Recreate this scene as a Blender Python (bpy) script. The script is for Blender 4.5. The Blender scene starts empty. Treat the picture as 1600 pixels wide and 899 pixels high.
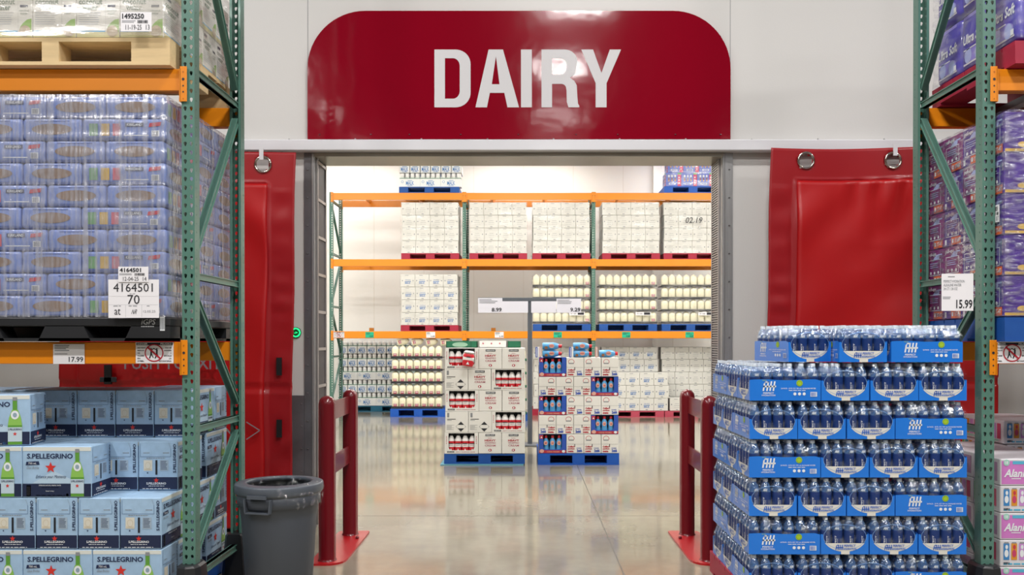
import bpy, bmesh, math, random
from mathutils import Vector, Matrix
random.seed(11)
SC = bpy.context.scene
COL = SC.collection
F, VX, VY, HC = 1380.0, 818.0, 533.0, 1.58      # focal length in pixels, principal point, eye height

def X(px, d): return (px - VX) / F * d
def H(py, d): return HC - (py - VY) / F * d

# ------------------------------------------------------------------ camera, world, light, exposure
cd = bpy.data.cameras.new('camera'); cam = bpy.data.objects.new('camera', cd); COL.objects.link(cam)
cam.location = (0, 0, HC); cam.rotation_euler = (math.pi / 2 - math.radians(.35), 0, 0)
cd.sensor_width = 36; cd.lens = F / 1600 * 36
cd.shift_x = (800 - VX) / 1600; cd.shift_y = (VY + F * math.tan(math.radians(.35)) - 449.5) / 1600
cd.clip_end = 200
SC.camera = cam
vs = SC.view_settings
vs.view_transform = 'Standard'; vs.look = 'None'; vs.gamma = 1; vs.use_curve_mapping = False
vs.exposure = 0.0
w = bpy.data.worlds.new('world'); SC.world = w; w.use_nodes = True
w.node_tree.nodes['Background'].inputs[0].default_value = (1.0, 0.985, 0.97, 1)
w.node_tree.nodes['Background'].inputs[1].default_value = 0.06
SC.cycles.max_bounces = 8; SC.cycles.transparent_max_bounces = 24
SC.cycles.diffuse_bounces = 3; SC.cycles.glossy_bounces = 3
SC.cycles.caustics_reflective = False; SC.cycles.caustics_refractive = False
SC.cycles.sample_clamp_indirect = 6
SC.cycles.use_denoising = True
HALL_W, COOL_W = 172.0, 124.0

# ------------------------------------------------------------------ materials
def lin(c):
    if isinstance(c, str):
        c = tuple(int(c[i:i + 2], 16) / 255 for i in (0, 2, 4))
    return tuple((x / 12.92 if x <= .04045 else ((x + .055) / 1.055) ** 2.4) for x in c) + (1,)
_M = {}
def mat(name, col='808080', rough=.6, metal=0, coat=0, var=0, bump=0, scale=8, stretch=(1, 1, 1), emit=None, es=1, bdist=.01):
    if name in _M: return _M[name]
    m = bpy.data.materials.new(name); m.use_nodes = True; nt = m.node_tree; b = nt.nodes['Principled BSDF']
    b.inputs['Base Color'].default_value = lin(col); b.inputs['Roughness'].default_value = rough
    b.inputs['Metallic'].default_value = metal; b.inputs['Coat Weight'].default_value = coat
    b.inputs['Coat Roughness'].default_value = .08
    if var or bump:
        tc = nt.nodes.new('ShaderNodeTexCoord'); mp = nt.nodes.new('ShaderNodeMapping')
        mp.inputs['Scale'].default_value = stretch
        nt.links.new(tc.outputs['Object'], mp.inputs[0])
        n = nt.nodes.new('ShaderNodeTexNoise'); n.inputs['Scale'].default_value = scale; n.inputs['Detail'].default_value = 4
        nt.links.new(mp.outputs[0], n.inputs['Vector'])
        if var:
            mx = nt.nodes.new('ShaderNodeMixRGB'); mx.blend_type = 'MULTIPLY'; mx.inputs[0].default_value = 1
            rp = nt.nodes.new('ShaderNodeMapRange'); rp.inputs['To Min'].default_value = 1 - var; rp.inputs['To Max'].default_value = 1 + var
            nt.links.new(n.outputs['Fac'], rp.inputs['Value'])
            mx.inputs[1].default_value = lin(col); nt.links.new(rp.outputs[0], mx.inputs[2])
            nt.links.new(mx.outputs[0], b.inputs['Base Color'])
        if bump:
            bp = nt.nodes.new('ShaderNodeBump'); bp.inputs['Strength'].default_value = bump; bp.inputs['Distance'].default_value = bdist
            nt.links.new(n.outputs['Fac'], bp.inputs['Height']); nt.links.new(bp.outputs[0], b.inputs['Normal'])
    if emit:
        b.inputs['Emission Color'].default_value = lin(emit); b.inputs['Emission Strength'].default_value = es
    _M[name] = m; return m

def film(name, lo, hi, stretch=(1, 1, 1), scale=6, tint='ffffff', rough=.12, p0=.4, p1=.7, bump=.6, white=.4):
    """thin clear plastic: see-through with milky streaks and gloss"""
    if name in _M: return _M[name]
    m = bpy.data.materials.new(name); m.use_nodes = True; nt = m.node_tree; N = nt.nodes; N.clear()
    out = N.new('ShaderNodeOutputMaterial'); tc = N.new('ShaderNodeTexCoord'); mp = N.new('ShaderNodeMapping')
    mp.inputs['Scale'].default_value = stretch; nt.links.new(tc.outputs['Object'], mp.inputs[0])
    n = N.new('ShaderNodeTexNoise'); n.inputs['Scale'].default_value = scale; n.inputs['Detail'].default_value = 5
    nt.links.new(mp.outputs[0], n.inputs['Vector'])
    r = N.new('ShaderNodeMapRange'); r.inputs['From Min'].default_value = p0; r.inputs['From Max'].default_value = p1
    r.inputs['To Min'].default_value = lo; r.inputs['To Max'].default_value = hi
    nt.links.new(n.outputs['Fac'], r.inputs['Value'])
    bp = N.new('ShaderNodeBump'); bp.inputs['Strength'].default_value = bump; bp.inputs['Distance'].default_value = .01
    nt.links.new(n.outputs['Fac'], bp.inputs['Height'])
    g = N.new('ShaderNodeBsdfGlossy'); g.inputs['Roughness'].default_value = rough; nt.links.new(bp.outputs[0], g.inputs['Normal'])
    g.inputs['Color'].default_value = (.9, .9, .9, 1)
    d = N.new('ShaderNodeBsdfDiffuse'); d.inputs['Color'].default_value = lin(tint)
    gd = N.new('ShaderNodeMixShader'); gd.inputs[0].default_value = white
    nt.links.new(g.outputs[0], gd.inputs[1]); nt.links.new(d.outputs[0], gd.inputs[2])
    t = N.new('ShaderNodeBsdfTransparent'); mx = N.new('ShaderNodeMixShader')
    nt.links.new(r.outputs[0], mx.inputs[0]); nt.links.new(t.outputs[0], mx.inputs[1]); nt.links.new(gd.outputs[0], mx.inputs[2])
    nt.links.new(mx.outputs[0], out.inputs[0]); _M[name] = m; return m

WHITE = mat('white', 'e6e6e2', .55); BLACK = mat('black', '141416', .5); DARK = mat('dark_grey', '2c2e33', .5)
CARTON = mat('white_carton', 'd6d5d0', .6, var=.05, scale=5); GREYT = mat('grey_print', '8a8d92', .6)
PAPER = mat('paper', 'eceaee', .6); INK = mat('ink', '1b1c24', .6)
ORANGE = mat('orange_paint', 'ea8a06', .42, var=.05, scale=3, coat=.15)
GREEN = mat('green_paint', '557f72', .38, var=.06, scale=5, coat=.2)
REDP = mat('red_paint', '6e0513', .3, coat=.4); REDB = mat('red_base_paint', 'b30c18', .35, coat=.3)
STEEL = mat('brushed_steel', 'a9a8a8', .3, metal=.55, var=.25, bump=.15, scale=9, stretch=(6, 6, .25))
STEELD = mat('dull_steel', '77777b', .3, metal=.5, var=.3, bump=.15, scale=5)
BLUEP = mat('blue_pallet_paint', '0f4d9c', .6, var=.2, scale=6); REDPAL = mat('red_pallet_paint', 'a01a38', .6, var=.2, scale=6)
WOOD = mat('pallet_wood', 'd9be90', .75, var=.22, scale=5, stretch=(1, 4, 6)); TEAL = mat('teal_pallet_paint', '1d6a8a', .65, var=.2)
BLKPL = mat('black_plastic', '26272a', .4)

# ------------------------------------------------------------------ mesh helpers
_txt = {}
def text_geo(s, bold=0.0):
    k = (s, bold)
    if k in _txt: return _txt[k]
    c = bpy.data.curves.new('t', 'FONT'); c.body = s; c.size = 1; c.resolution_u = 2; c.offset = bold; c.fill_mode = 'FRONT'
    o = bpy.data.objects.new('t', c); COL.objects.link(o)
    dg = bpy.context.evaluated_depsgraph_get(); dg.update()
    me = bpy.data.meshes.new_from_object(o.evaluated_get(dg))
    vs_ = [(v.co.x, v.co.y) for v in me.vertices]; fs = [tuple(p.vertices) for p in me.polygons]
    nz = [p.normal.z for p in me.polygons]
    fs = [f if z > 0 else f[::-1] for f, z in zip(fs, nz)]
    bpy.data.objects.remove(o); bpy.data.curves.remove(c); bpy.data.meshes.remove(me)
    if not vs_: vs_ = [(0, 0)]
    x0 = min(v[0] for v in vs_); x1 = max(v[0] for v in vs_); y0 = min(v[1] for v in vs_); y1 = max(v[1] for v in vs_)
    _txt[k] = ([((x - x0) / (x1 - x0 + 1e-9), (y - y0) / (y1 - y0 + 1e-9)) for x, y in vs_], fs, (x1 - x0) / (y1 - y0 + 1e-9))
    return _txt[k]

def fill_curves(loops):
    """2-D loops with holes filled by a flat curve"""
    c = bpy.data.curves.new('c', 'CURVE'); c.dimensions = '2D'; c.fill_mode = 'FRONT'
    for L in loops:
        sp = c.splines.new('POLY'); sp.points.add(len(L) - 1); sp.use_cyclic_u = True
        for i, p in enumerate(L): sp.points[i].co = (p[0], p[1], 0, 1)
    o = bpy.data.objects.new('c', c); COL.objects.link(o)
    dg = bpy.context.evaluated_depsgraph_get(); dg.update()
    me = bpy.data.meshes.new_from_object(o.evaluated_get(dg))
    v = [(a.co.x, a.co.y) for a in me.vertices]; f = [tuple(p.vertices) if p.normal.z > 0 else tuple(p.vertices)[::-1] for p in me.polygons]
    bpy.data.objects.remove(o); bpy.data.curves.remove(c); bpy.data.meshes.remove(me)
    return v, f

_bb = {}
def bevel_box(w_, d_, h_, r, seg):
    k = (round(w_, 4), round(d_, 4), round(h_, 4), r, seg)
    if k not in _bb:
        bm = bmesh.new(); bmesh.ops.create_cube(bm, size=1); bmesh.ops.scale(bm, vec=(w_, d_, h_), verts=bm.verts)
        bmesh.ops.bevel(bm, geom=list(bm.edges), offset=r, segments=seg, profile=.5, affect='EDGES')
        bm.verts.index_update(); _bb[k] = ([tuple(v.co) for v in bm.verts], [tuple(v.index for v in f.verts) for f in bm.faces]); bm.free()
    return _bb[k]

class MB:
    def __init__(s): s.v = []; s.f = []; s.mi = []; s.sm = []; s.mats = []
    def m(s, mt):
        if mt not in s.mats: s.mats.append(mt)
        return s.mats.index(mt)
    def add(s, vs_, fs, mt, sm=False):
        b = len(s.v); s.v += [tuple(v) for v in vs_]; i = s.m(mt)
        for f in fs: s.f.append(tuple(b + k for k in f)); s.mi.append(i); s.sm.append(sm)
    def quad(s, pts, mt, sm=False): s.add(pts, [tuple(range(len(pts)))], mt, sm)
    def box(s, x0, x1, y0, y1, z0, z1, mt, r=0, seg=1):
        if r:
            v, f = bevel_box(x1 - x0, y1 - y0, z1 - z0, r, seg); c = ((x0 + x1) / 2, (y0 + y1) / 2, (z0 + z1) / 2)
            s.add([(a[0] + c[0], a[1] + c[1], a[2] + c[2]) for a in v], f, mt, seg > 1); return
        v = [(x, y, z) for x in (x0, x1) for y in (y0, y1) for z in (z0, z1)]
        s.add(v, [(0, 1, 3, 2), (4, 6, 7, 5), (0, 4, 5, 1), (2, 3, 7, 6), (0, 2, 6, 4), (1, 5, 7, 3)], mt)
    def lathe(s, prof, mt, n=16, c=(0, 0, 0), sm=True, cap=True, sq=0, flat=1):
        """profile [(r,z)] turned about z; sq>0 makes it squarish"""
        vs_ = []
        for r, z in prof:
            for k in range(n):
                a = 2 * math.pi * k / n + (math.pi / n if n < 9 else 0)
                q = 1.0
                if sq: q = 1 + sq * (1 / max(abs(math.cos(a)), abs(math.sin(a))) - 1)
                vs_.append((c[0] + r * q * math.cos(a), c[1] + r * q * math.sin(a) * flat, c[2] + z))
        fs = [(i * n + k, i * n + (k + 1) % n, (i + 1) * n + (k + 1) % n, (i + 1) * n + k) for i in range(len(prof) - 1) for k in range(n)]
        s.add(vs_, fs, mt, sm)
        if cap:
            b = len(vs_); s.add(vs_[:n], [tuple(range(n))[::-1]], mt); s.add(vs_[-n:], [tuple(range(n))], mt)
    def tube(s, pts, r, mt, n=8, closed=False):
        pts = [Vector(p) for p in pts]; vs_ = []; K = len(pts)
        for i, p in enumerate(pts):
            a = pts[(i - 1) % K] if (closed or i) else p; b = pts[(i + 1) % K] if (closed or i < K - 1) else p
            t = (b - a).normalized(); u = t.cross(Vector((0, 0, 1)))
            if u.length < .1: u = t.cross(Vector((0, 1, 0)))
            u.normalize(); v = t.cross(u)
            vs_ += [p + r * (math.cos(2 * math.pi * k / n) * u + math.sin(2 * math.pi * k / n) * v) for k in range(n)]
        R = K if closed else K - 1
        fs = [(i * n + k, i * n + (k + 1) % n, ((i + 1) % K) * n + (k + 1) % n, ((i + 1) % K) * n + k) for i in range(R) for k in range(n)]
        s.add(vs_, fs, mt, True)
        if not closed: s.add(vs_[:n], [tuple(range(n))], mt); s.add(vs_[-n:], [tuple(range(n))], mt)
    def bar(s, a, b, w_, t_, mt, up=(1, 0, 0)):
        """rectangular bar from a to b, w_ across, t_ along up"""
        a = Vector(a); b = Vector(b); d = (b - a).normalized(); u = Vector(up); v = d.cross(u).normalized(); u = v.cross(d).normalized()
        vs_ = [p + i * v * w_ / 2 + j * u * t_ / 2 for p in (a, b) for i, j in ((-1, -1), (1, -1), (1, 1), (-1, 1))]
        s.add(vs_, [(0, 1, 2, 3), (7, 6, 5, 4), (0, 4, 5, 1), (1, 5, 6, 2), (2, 6, 7, 3), (3, 7, 4, 0)], mt)
    def mesh(s, name):
        me = bpy.data.meshes.new(name); me.from_pydata(s.v, [], s.f)
        for mt in s.mats: me.materials.append(mt)
        me.polygons.foreach_set('material_index', s.mi); me.polygons.foreach_set('use_smooth', s.sm); me.update()
        return me
    def obj(s, name, parent=None, loc=(0, 0, 0), rz=0):
        o = bpy.data.objects.new(name, s.mesh(name)); COL.objects.link(o); o.location = loc; o.rotation_euler = (0, 0, rz)
        if parent: o.parent = parent
        return o

class Face:
    """flat drawing surface: metres from the lower left corner; every layer lifts a little"""
    def __init__(s, mb, o, r, u, W, Hh, eps=.0007):
        s.mb = mb; s.o = Vector(o); s.r = Vector(r); s.u = Vector(u); s.n = s.r.cross(s.u); s.W = W; s.H = Hh; s.e = eps
    def P(s, x, y, L): return s.o + s.r * (x * s.W) + s.u * (y * s.H) + s.n * (s.e * L)
    def poly(s, pts, mt, L=1): s.mb.quad([s.P(x, y, L) for x, y in pts], mt)
    def rect(s, x0, y0, x1, y1, mt, L=1): s.poly([(x0, y0), (x1, y0), (x1, y1), (x0, y1)], mt, L)
    def frame(s, x0, y0, x1, y1, t, mt, L=1):
        tx = t / s.W; ty = t / s.H
        s.rect(x0, y0, x1, y0 + ty, mt, L); s.rect(x0, y1 - ty, x1, y1, mt, L); s.rect(x0, y0 + ty, x0 + tx, y1 - ty, mt, L); s.rect(x1 - tx, y0 + ty, x1, y1 - ty, mt, L)
    def ell(s, cx, cy, rx, ry, mt, L=1, n=20):
        s.poly([(cx + rx * math.cos(2 * math.pi * k / n), cy + ry * math.sin(2 * math.pi * k / n)) for k in range(n)], mt, L)
    def ring(s, cx, cy, rx, ry, t, mt, L=1, n=24):
        tx = t / s.W; ty = t / s.H
        A = [s.P(cx + rx * math.cos(2 * math.pi * k / n), cy + ry * math.sin(2 * math.pi * k / n), L) for k in range(n)]
        B = [s.P(cx + (rx - tx) * math.cos(2 * math.pi * k / n), cy + (ry - ty) * math.sin(2 * math.pi * k / n), L) for k in range(n)]
        s.mb.add(A + B, [(k, (k + 1) % n, n + (k + 1) % n, n + k) for k in range(n)], mt)
    def star(s, cx, cy, r, mt, L=1):
        p = []
        for k in range(10):
            a = math.pi / 2 + k * math.pi / 5; q = r if k % 2 == 0 else r * .42
            p.append((cx + q * math.cos(a) / s.W, cy + q * math.sin(a) / s.H))
        c = s.P(cx, cy, L); V = [c] + [s.P(a, b, L) for a, b in p]
        s.mb.add(V, [(0, 1 + k, 1 + (k + 1) % 10) for k in range(10)], mt)
    def text(s, t, x0, y0, x1, y1, mt, L=2, bold=0, shear=0, vert=False):
        v, f, _ = text_geo(t, bold)
        if vert: q = [(x0 + (x1 - x0) * (1 - b), y0 + (y1 - y0) * a) for a, b in v]      # reads upwards
        else: q = [(x0 + (x1 - x0) * a + shear * b * (y1 - y0) * s.H / s.W, y0 + (y1 - y0) * b) for a, b in v]
        s.mb.add([s.P(a, b, L) for a, b in q], f, mt)
    def lines(s, x0, y0, x1, y1, n, mt, L=1, jag=.25, fill=.5):
        h = (y1 - y0) / n
        for k in range(n):
            e = x1 - (x1 - x0) * jag * random.random()
            s.rect(x0, y1 - (k + fill) * h, e, y1 - k * h, mt, L)
    def words(s, x0, y0, x1, y1, mt, L=1, n=6):
        """a line of print too small to read"""
        x = x0; W_ = (x1 - x0) / n
        while x < x1 - W_ * .2:
            w_ = W_ * random.uniform(.5, 1.2); s.rect(x, y0, min(x + w_, x1), y1, mt, L); x += w_ + W_ * .22
    def barcode(s, x0, y0, x1, y1, mt=None, L=2, bg=None):
        if bg: s.rect(x0 - (x1 - x0) * .08, y0 - (y1 - y0) * .12, x1 + (x1 - x0) * .08, y1 + (y1 - y0) * .12, bg, L - 1)
        x = x0; d = (x1 - x0) / 17
        while x < x1 - d:
            w_ = d * random.choice((.5, 1, 1.4)); s.rect(x, y0, min(x + w_, x1), y1, mt or INK, L); x += w_ + d * random.choice((.5, .9))

def faces(mb, w_, d_, h_, eps=.0007, z0=0):
    """front, right, back, left faces of a box centred on the origin, bottom at z0"""
    return (Face(mb, (-w_ / 2, -d_ / 2, z0), (1, 0, 0), (0, 0, 1), w_, h_, eps), Face(mb, (w_ / 2, -d_ / 2, z0), (0, 1, 0), (0, 0, 1), d_, h_, eps),
            Face(mb, (w_ / 2, d_ / 2, z0), (-1, 0, 0), (0, 0, 1), w_, h_, eps), Face(mb, (-w_ / 2, d_ / 2, z0), (0, -1, 0), (0, 0, 1), d_, h_, eps))

# ------------------------------------------------------------------ things
def spec(n, m=None, kids=(), label=None): return dict(n=n, m=m, k=list(kids), l=label)
def kid(sp, loc=(0, 0, 0), rz=0): return (sp, loc, rz)
def _put(sp, loc, rz, parent):
    o = bpy.data.objects.new(sp['n'], sp['m']); COL.objects.link(o); o.location = loc; o.rotation_euler = (0, 0, rz)
    if parent: o.parent = parent
    if sp['l'] and parent: o['label'] = sp['l']
    for k, l, r in sp['k']: _put(k, l, r, o)
    return o
def place(sp, loc, rz, label, cat, group=None):
    o = _put(sp, loc, rz, None); o['label'] = label; o['category'] = cat
    if group: o['group'] = group
    return o
def tag(o, label, cat, group=None):
    o['label'] = label; o['category'] = cat
    if group: o['group'] = group
    return o
def struct(o): o['kind'] = 'structure'; return o
def empty(name, loc=(0, 0, 0), rz=0):
    o = bpy.data.objects.new(name, None); COL.objects.link(o); o.location = loc; o.rotation_euler = (0, 0, rz); o.empty_display_size = .1
    return o
ORD = ['first', 'second', 'third', 'fourth', 'fifth', 'sixth', 'seventh', 'eighth', 'ninth', 'tenth', 'eleventh', 'twelfth']
def th(i, n, a='leftmost', b='rightmost'):
    return a if i == 0 else b if i == n - 1 else ORD[i] + ' from the left'
def lay(i, n): return 'top' if i == 0 else 'bottom' if i == n - 1 else ORD[i]
# ------------------------------------------------------------------ setting
WY, WT = 7.45, .38                       # doorway wall: face and thickness
OX0, OX1, OZ = -1.78, 1.69, 3.18         # the opening
def floor_mat():
    m = mat('polished_concrete', 'a09a8c', .11); nt = m.node_tree; b = nt.nodes['Principled BSDF']
    g = nt.nodes.new('ShaderNodeNewGeometry')
    def noise(sc, det=5, st=(1, 1, 1)):
        mp = nt.nodes.new('ShaderNodeMapping'); mp.inputs['Scale'].default_value = st; nt.links.new(g.outputs['Position'], mp.inputs[0])
        n = nt.nodes.new('ShaderNodeTexNoise'); n.inputs['Scale'].default_value = sc; n.inputs['Detail'].default_value = det; nt.links.new(mp.outputs[0], n.inputs['Vector']); return n
    n1 = noise(.9, 6, (1, .6, 1)); n2 = noise(7)
    cr = nt.nodes.new('ShaderNodeValToRGB'); e = cr.color_ramp.elements
    e[0].position = .3; e[0].color = lin('7c7669'); e[1].position = .7; e[1].color = lin('a39c8a')
    nt.links.new(n1.outputs['Fac'], cr.inputs[0])
    mx = nt.nodes.new('ShaderNodeMixRGB'); mx.blend_type = 'MULTIPLY'; mx.inputs[0].default_value = 1
    r = nt.nodes.new('ShaderNodeMapRange'); r.inputs['To Min'].default_value = .85; r.inputs['To Max'].default_value = 1.15
    nt.links.new(n2.outputs['Fac'], r.inputs['Value']); nt.links.new(cr.outputs[0], mx.inputs[1]); nt.links.new(r.outputs[0], mx.inputs[2])
    nt.links.new(mx.outputs[0], b.inputs['Base Color'])
    r2 = nt.nodes.new('ShaderNodeMapRange'); r2.inputs['To Min'].default_value = .07; r2.inputs['To Max'].default_value = .2
    nt.links.new(n1.outputs['Fac'], r2.inputs['Value']); nt.links.new(r2.outputs[0], b.inputs['Roughness'])
    b.inputs['Coat Weight'].default_value = .35; b.inputs['Coat Roughness'].default_value = .06
    bp = nt.nodes.new('ShaderNodeBump'); bp.inputs['Strength'].default_value = .04; bp.inputs['Distance'].default_value = .02
    nt.links.new(n2.outputs['Fac'], bp.inputs['Height']); nt.links.new(bp.outputs[0], b.inputs['Normal'])
    return m
FLOOR = floor_mat()
JOINT = mat('joint_filler', '56524a', .4)
mb = MB(); mb.box(-9, 9, -14, 21, -.1, 0, FLOOR)
mb.box(.675, .683, -14, 21, -.02, .0006, JOINT); mb.box(-9, 9, 7.955, 7.963, -.02, .0006, JOINT)
mb.box(-9, 9, 3.4, 3.408, -.02, .0006, JOINT)
mb.box(-4.0, -3.992, -14, 21, -.02, .0006, JOINT); struct(mb.obj('floor'))
WALLM = mat('white_wall_panel', 'cfcdca', .42, bump=.12, scale=60, bdist=.004)
COOLW = mat('cooler_wall_panel', 'f8f6f2', .5)
mb = MB()
mb.box(-9, OX0, WY, WY + WT, 0, 7.5, WALLM); mb.box(OX1, 9, WY, WY + WT, 0, 7.5, WALLM); mb.box(OX0, OX1, WY, WY + WT, OZ, 7.5, WALLM)
SEAM = mat('panel_seam', '9a999b', .6)
for xs in (-1.815, 1.74, 4.3, -4.4):
    mb.box(xs - .003, xs + .003, WY - .001, WY, 3.27, 7.5, SEAM)
struct(mb.obj('wall_front'))
mb = MB(); mb.box(-6.6, 6.6, 20.4, 20.55, 0, 5.9, COOLW)
for k in range(-5, 6): mb.box(k * 1.15 - .002, k * 1.15 + .002, 20.397, 20.4, 0, 5.9, mat('cooler_seam', 'd4ccbc', .6))
struct(mb.obj('wall_back'))
mb = MB(); mb.box(-6.6, -6.5, WY + WT, 20.4, 0, 5.9, COOLW); struct(mb.obj('wall_left'))
mb = MB(); mb.box(6.5, 6.6, WY + WT, 20.4, 0, 5.9, COOLW); struct(mb.obj('wall_right'))
mb = MB(); mb.box(-6.6, 6.6, WY + WT, 20.55, 5.9, 6.0, COOLW); struct(mb.obj('ceiling'))
mb = MB(); mb.box(2.98, 3.06, 20.28, 20.4, 0, 5.9, COOLW); struct(mb.obj('trim_1'))
# rail over the doorway
RAIL = mat('white_rail', 'dcdbdf', .35, coat=.3)
mb = MB(); mb.box(-8.5, 8.5, 7.35, 7.448, 3.163, 3.257, RAIL, .008)
for k in range(14): mb.lathe([(.008, 0), (.008, .006), (.003, .01)], STEEL, 8, (-3.6 + k * .55, 7.36, 3.257))
struct(mb.obj('trim_2'))
# stainless door frame: flanges, reveals, soffit
mb = MB()
mb.box(-1.845, -1.785, 7.435, 7.449, 0, 3.163, STEELD); mb.box(-1.785, -1.758, 7.43, 7.52, 0, 3.16, STEEL, .006)
mb.box(-1.778, -1.758, 7.52, 7.83, 0, 3.16, STEEL)
for k in range(13): mb.lathe([(.007, 0), (.007, .004)], STEEL, 8, (-1.815, 7.43, .2 + k * .235))
DPANE = mat('dark_pane', '383438', .45, bump=.05); PBAR = mat('pane_bar', 'aca6a4', .35, metal=.6)
struct(mb.obj('trim_3'))
mb = MB()
mb.box(-1.758, -1.752, 7.50, 7.82, .02, 3.14, DPANE)
for k in range(11): z = 3.10 - k * .318; mb.box(-1.756, -1.742, 7.50, 7.82, max(.02, z - .012), z + .012, PBAR) if z > 0 else None
for y in (7.50, 7.81): mb.box(-1.756, -1.742, y - .012, y + .012, .02, 3.14, PBAR)
o = mb.obj('door_1'); struct(o)
mb = MB()
mb.box(1.695, 1.76, 7.435, 7.449, 0, 3.163, STEEL); mb.box(1.672, 1.695, 7.43, 7.52, 0, 3.16, STEEL, .006); mb.box(1.672, 1.688, 7.52, 7.83, 0, 3.16, STEEL)
for k in range(13): mb.lathe([(.007, 0), (.007, .004)], STEELD, 8, (1.73, 7.43, .2 + k * .235))
struct(mb.obj('trim_4'))
mb = MB(); mb.box(1.666, 1.672, 7.53, 7.81, .02, 3.14, DPANE)
for k in range(150): mb.box(1.660, 1.666, 7.545, 7.80, .03 + k * .0207, .038 + k * .0207, PBAR)
for y in (7.535, 7.80): mb.box(1.658, 1.672, y - .012, y + .012, .02, 3.14, PBAR)
struct(mb.obj('door_2'))
mb = MB(); mb.box(OX0 + .02, OX1 - .01, 7.43, 7.83, 3.13, 3.16, mat('soffit_steel', 'aaa396', .3, metal=.6, var=.2, scale=3, bump=.1)); struct(mb.obj('trim_5'))
# kick plates
mb = MB(); mb.box(-3.95, -1.847, 7.44, 7.449, 0, 1.12, STEELD)
for k in range(6):
    for x in (-1.87, -2.6): mb.lathe([(.006, 0), (.006, .004)], STEEL, 8, (x, 7.437, .1 + k * .19))
struct(mb.obj('trim_6'))
mb = MB(); mb.box(1.762, 3.95, 7.44, 7.449, 0, 1.12, STEELD); struct(mb.obj('trim_7'))

# ------------------------------------------------------------------ ceiling lights (fixture plus its lamp)
def fixture(name, x, y, z, sx, sy, watts, col, label, group):
    t = empty(name, (x, y, z)); tag(t, label, 'ceiling light', group)
    a = MB(); a.box(-sx / 2 - .03, sx / 2 + .03, -sy / 2 - .03, sy / 2 + .03, .02, .09, mat('fixture_housing', 'd8d8d8', .4), .01); a.obj('housing', t)
    L = bpy.data.lights.new(name, 'AREA'); L.shape = 'RECTANGLE'; L.size = sx; L.size_y = sy; L.energy = watts; L.color = col
    lo = bpy.data.objects.new('lamp', L); COL.objects.link(lo); lo.parent = t; lo.location = (0, 0, 0)
    return t
for y, pf in ((3.8, 1.1), (.4, 1.6), (-3.4, .8), (-7.2, .25), (-11, .18)):
    for x in (-5.2, .8, 6.8):
        fixture('high_bay_light', x, y, 7.2, 1.1, .5, HALL_W * pf, (1, .975, .955), 'hall ceiling light hanging high above the aisle', 'hall ceiling lights')
for y, pf in ((9.4, .9), (12.4, .95), (15.4, 1.0), (19.4, .42)):  # last row is added above the rack to brighten the back wall
    for x in (-4.2, 0, 4.2):
        fixture('cooler_light', x, y, 5.80, 2.4, .22, COOL_W * pf, (1, .975, .925), 'unseen strip light on the ceiling of the cold room', 'cold room strip lights')

# ------------------------------------------------------------------ big sign
SY = 7.41
def Sx(px): return (px - VX) / F * SY
def Sz(py): return HC - (py - VY) / F * SY
SIGN = mat('sign_red', '84001a', .09, bump=.02, scale=1.3, bdist=.3)
s = empty('dairy_sign', (0, SY, 3.269)); tag(s, 'large glossy red sign with rounded top corners above the doorway', 'sign')
x0, x1, z0, z1, rr = Sx(481), Sx(1141), Sz(218) + .001, Sz(18), .485
pts = [(x0, z0), (x1, z0)] + [(x1 - rr + rr * math.cos(a * math.pi / 32), z1 - rr + rr * math.sin(a * math.pi / 32)) for a in range(17)] + \
      [(x0 + rr - rr * math.sin(a * math.pi / 32), z1 - rr + rr * math.cos(a * math.pi / 32)) for a in range(17)]
mb = MB(); n = len(pts)
P3 = [(a, 0, b - 3.269) for a, b in pts]; Q3 = [(a, .035, b - 3.269) for a, b in pts]
mb.quad(P3, SIGN); mb.quad(Q3[::-1], SIGN)
mb.add(P3 + Q3, [(k, n + k, n + (k + 1) % n, (k + 1) % n) for k in range(n)], SIGN)
for px in (500, 580, 640, 720, 810, 900, 965, 1055, 1125):
    mb.lathe([(.008, 0), (.006, .004)], STEELD, 6, (Sx(px), -.003, Sz(211) - 3.269))
mb.obj('sign_panel', s)
def arc(cx, cy, rx, ry, a0, a1, n=10): return [(cx + rx * math.cos(math.radians(a0 + (a1 - a0) * k / n)), cy - ry * math.sin(math.radians(a0 + (a1 - a0) * k / n))) for k in range(n + 1)]
T, B = 78.5, 168.5
LET = {
 'D': [[(679, T), (712, T)] + arc(712, 101, 23.5, 22.5, 90, 0) + arc(712, 146, 23.5, 22.5, 0, -90) + [(679, B)],
       [(695.5, 92), (695.5, 155), (706, 155)] + arc(708, 143, 10.5, 12, -90, 0) + arc(708, 104, 10.5, 12, 0, 90) + [(706, 92)]],
 'A': [[(763.5, T), (786, T), (811, B), (793, B), (788, 146), (765.5, 146), (761, B), (743, B)], [(775, 89), (768.5, 132.5), (780.5, 132.5)]],
 'I': [[(814, T), (831, T), (831, B), (814, B)]],
 'R': [[(846, T), (880, T)] + arc(882, 97, 20, 18.5, 90, -20) + [(898, 117), (890, 122.5), (897, 127)] + [(901, 134), (902, 152), (903, 163), (905, 166), (905, B), (888, B), (885.5, 160), (885, 142)] + arc(877, 139, 7.5, 7, 0, 90, 5) + [(862.5, 132), (862.5, B), (846, B)],
       [(862.5, 92), (862.5, 117.5), (877, 117.5)] + arc(877, 104.7, 8.5, 12.7, -90, 90, 8) + [(877, 92)]],
 'Y': [[(908, T), (926.5, T), (939.5, 115), (952.5, T), (970, T), (947.5, 131), (947.5, B), (930.5, B), (930.5, 131)]]}
LW = mat('sign_lettering', 'd2d0d2', .7)
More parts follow.
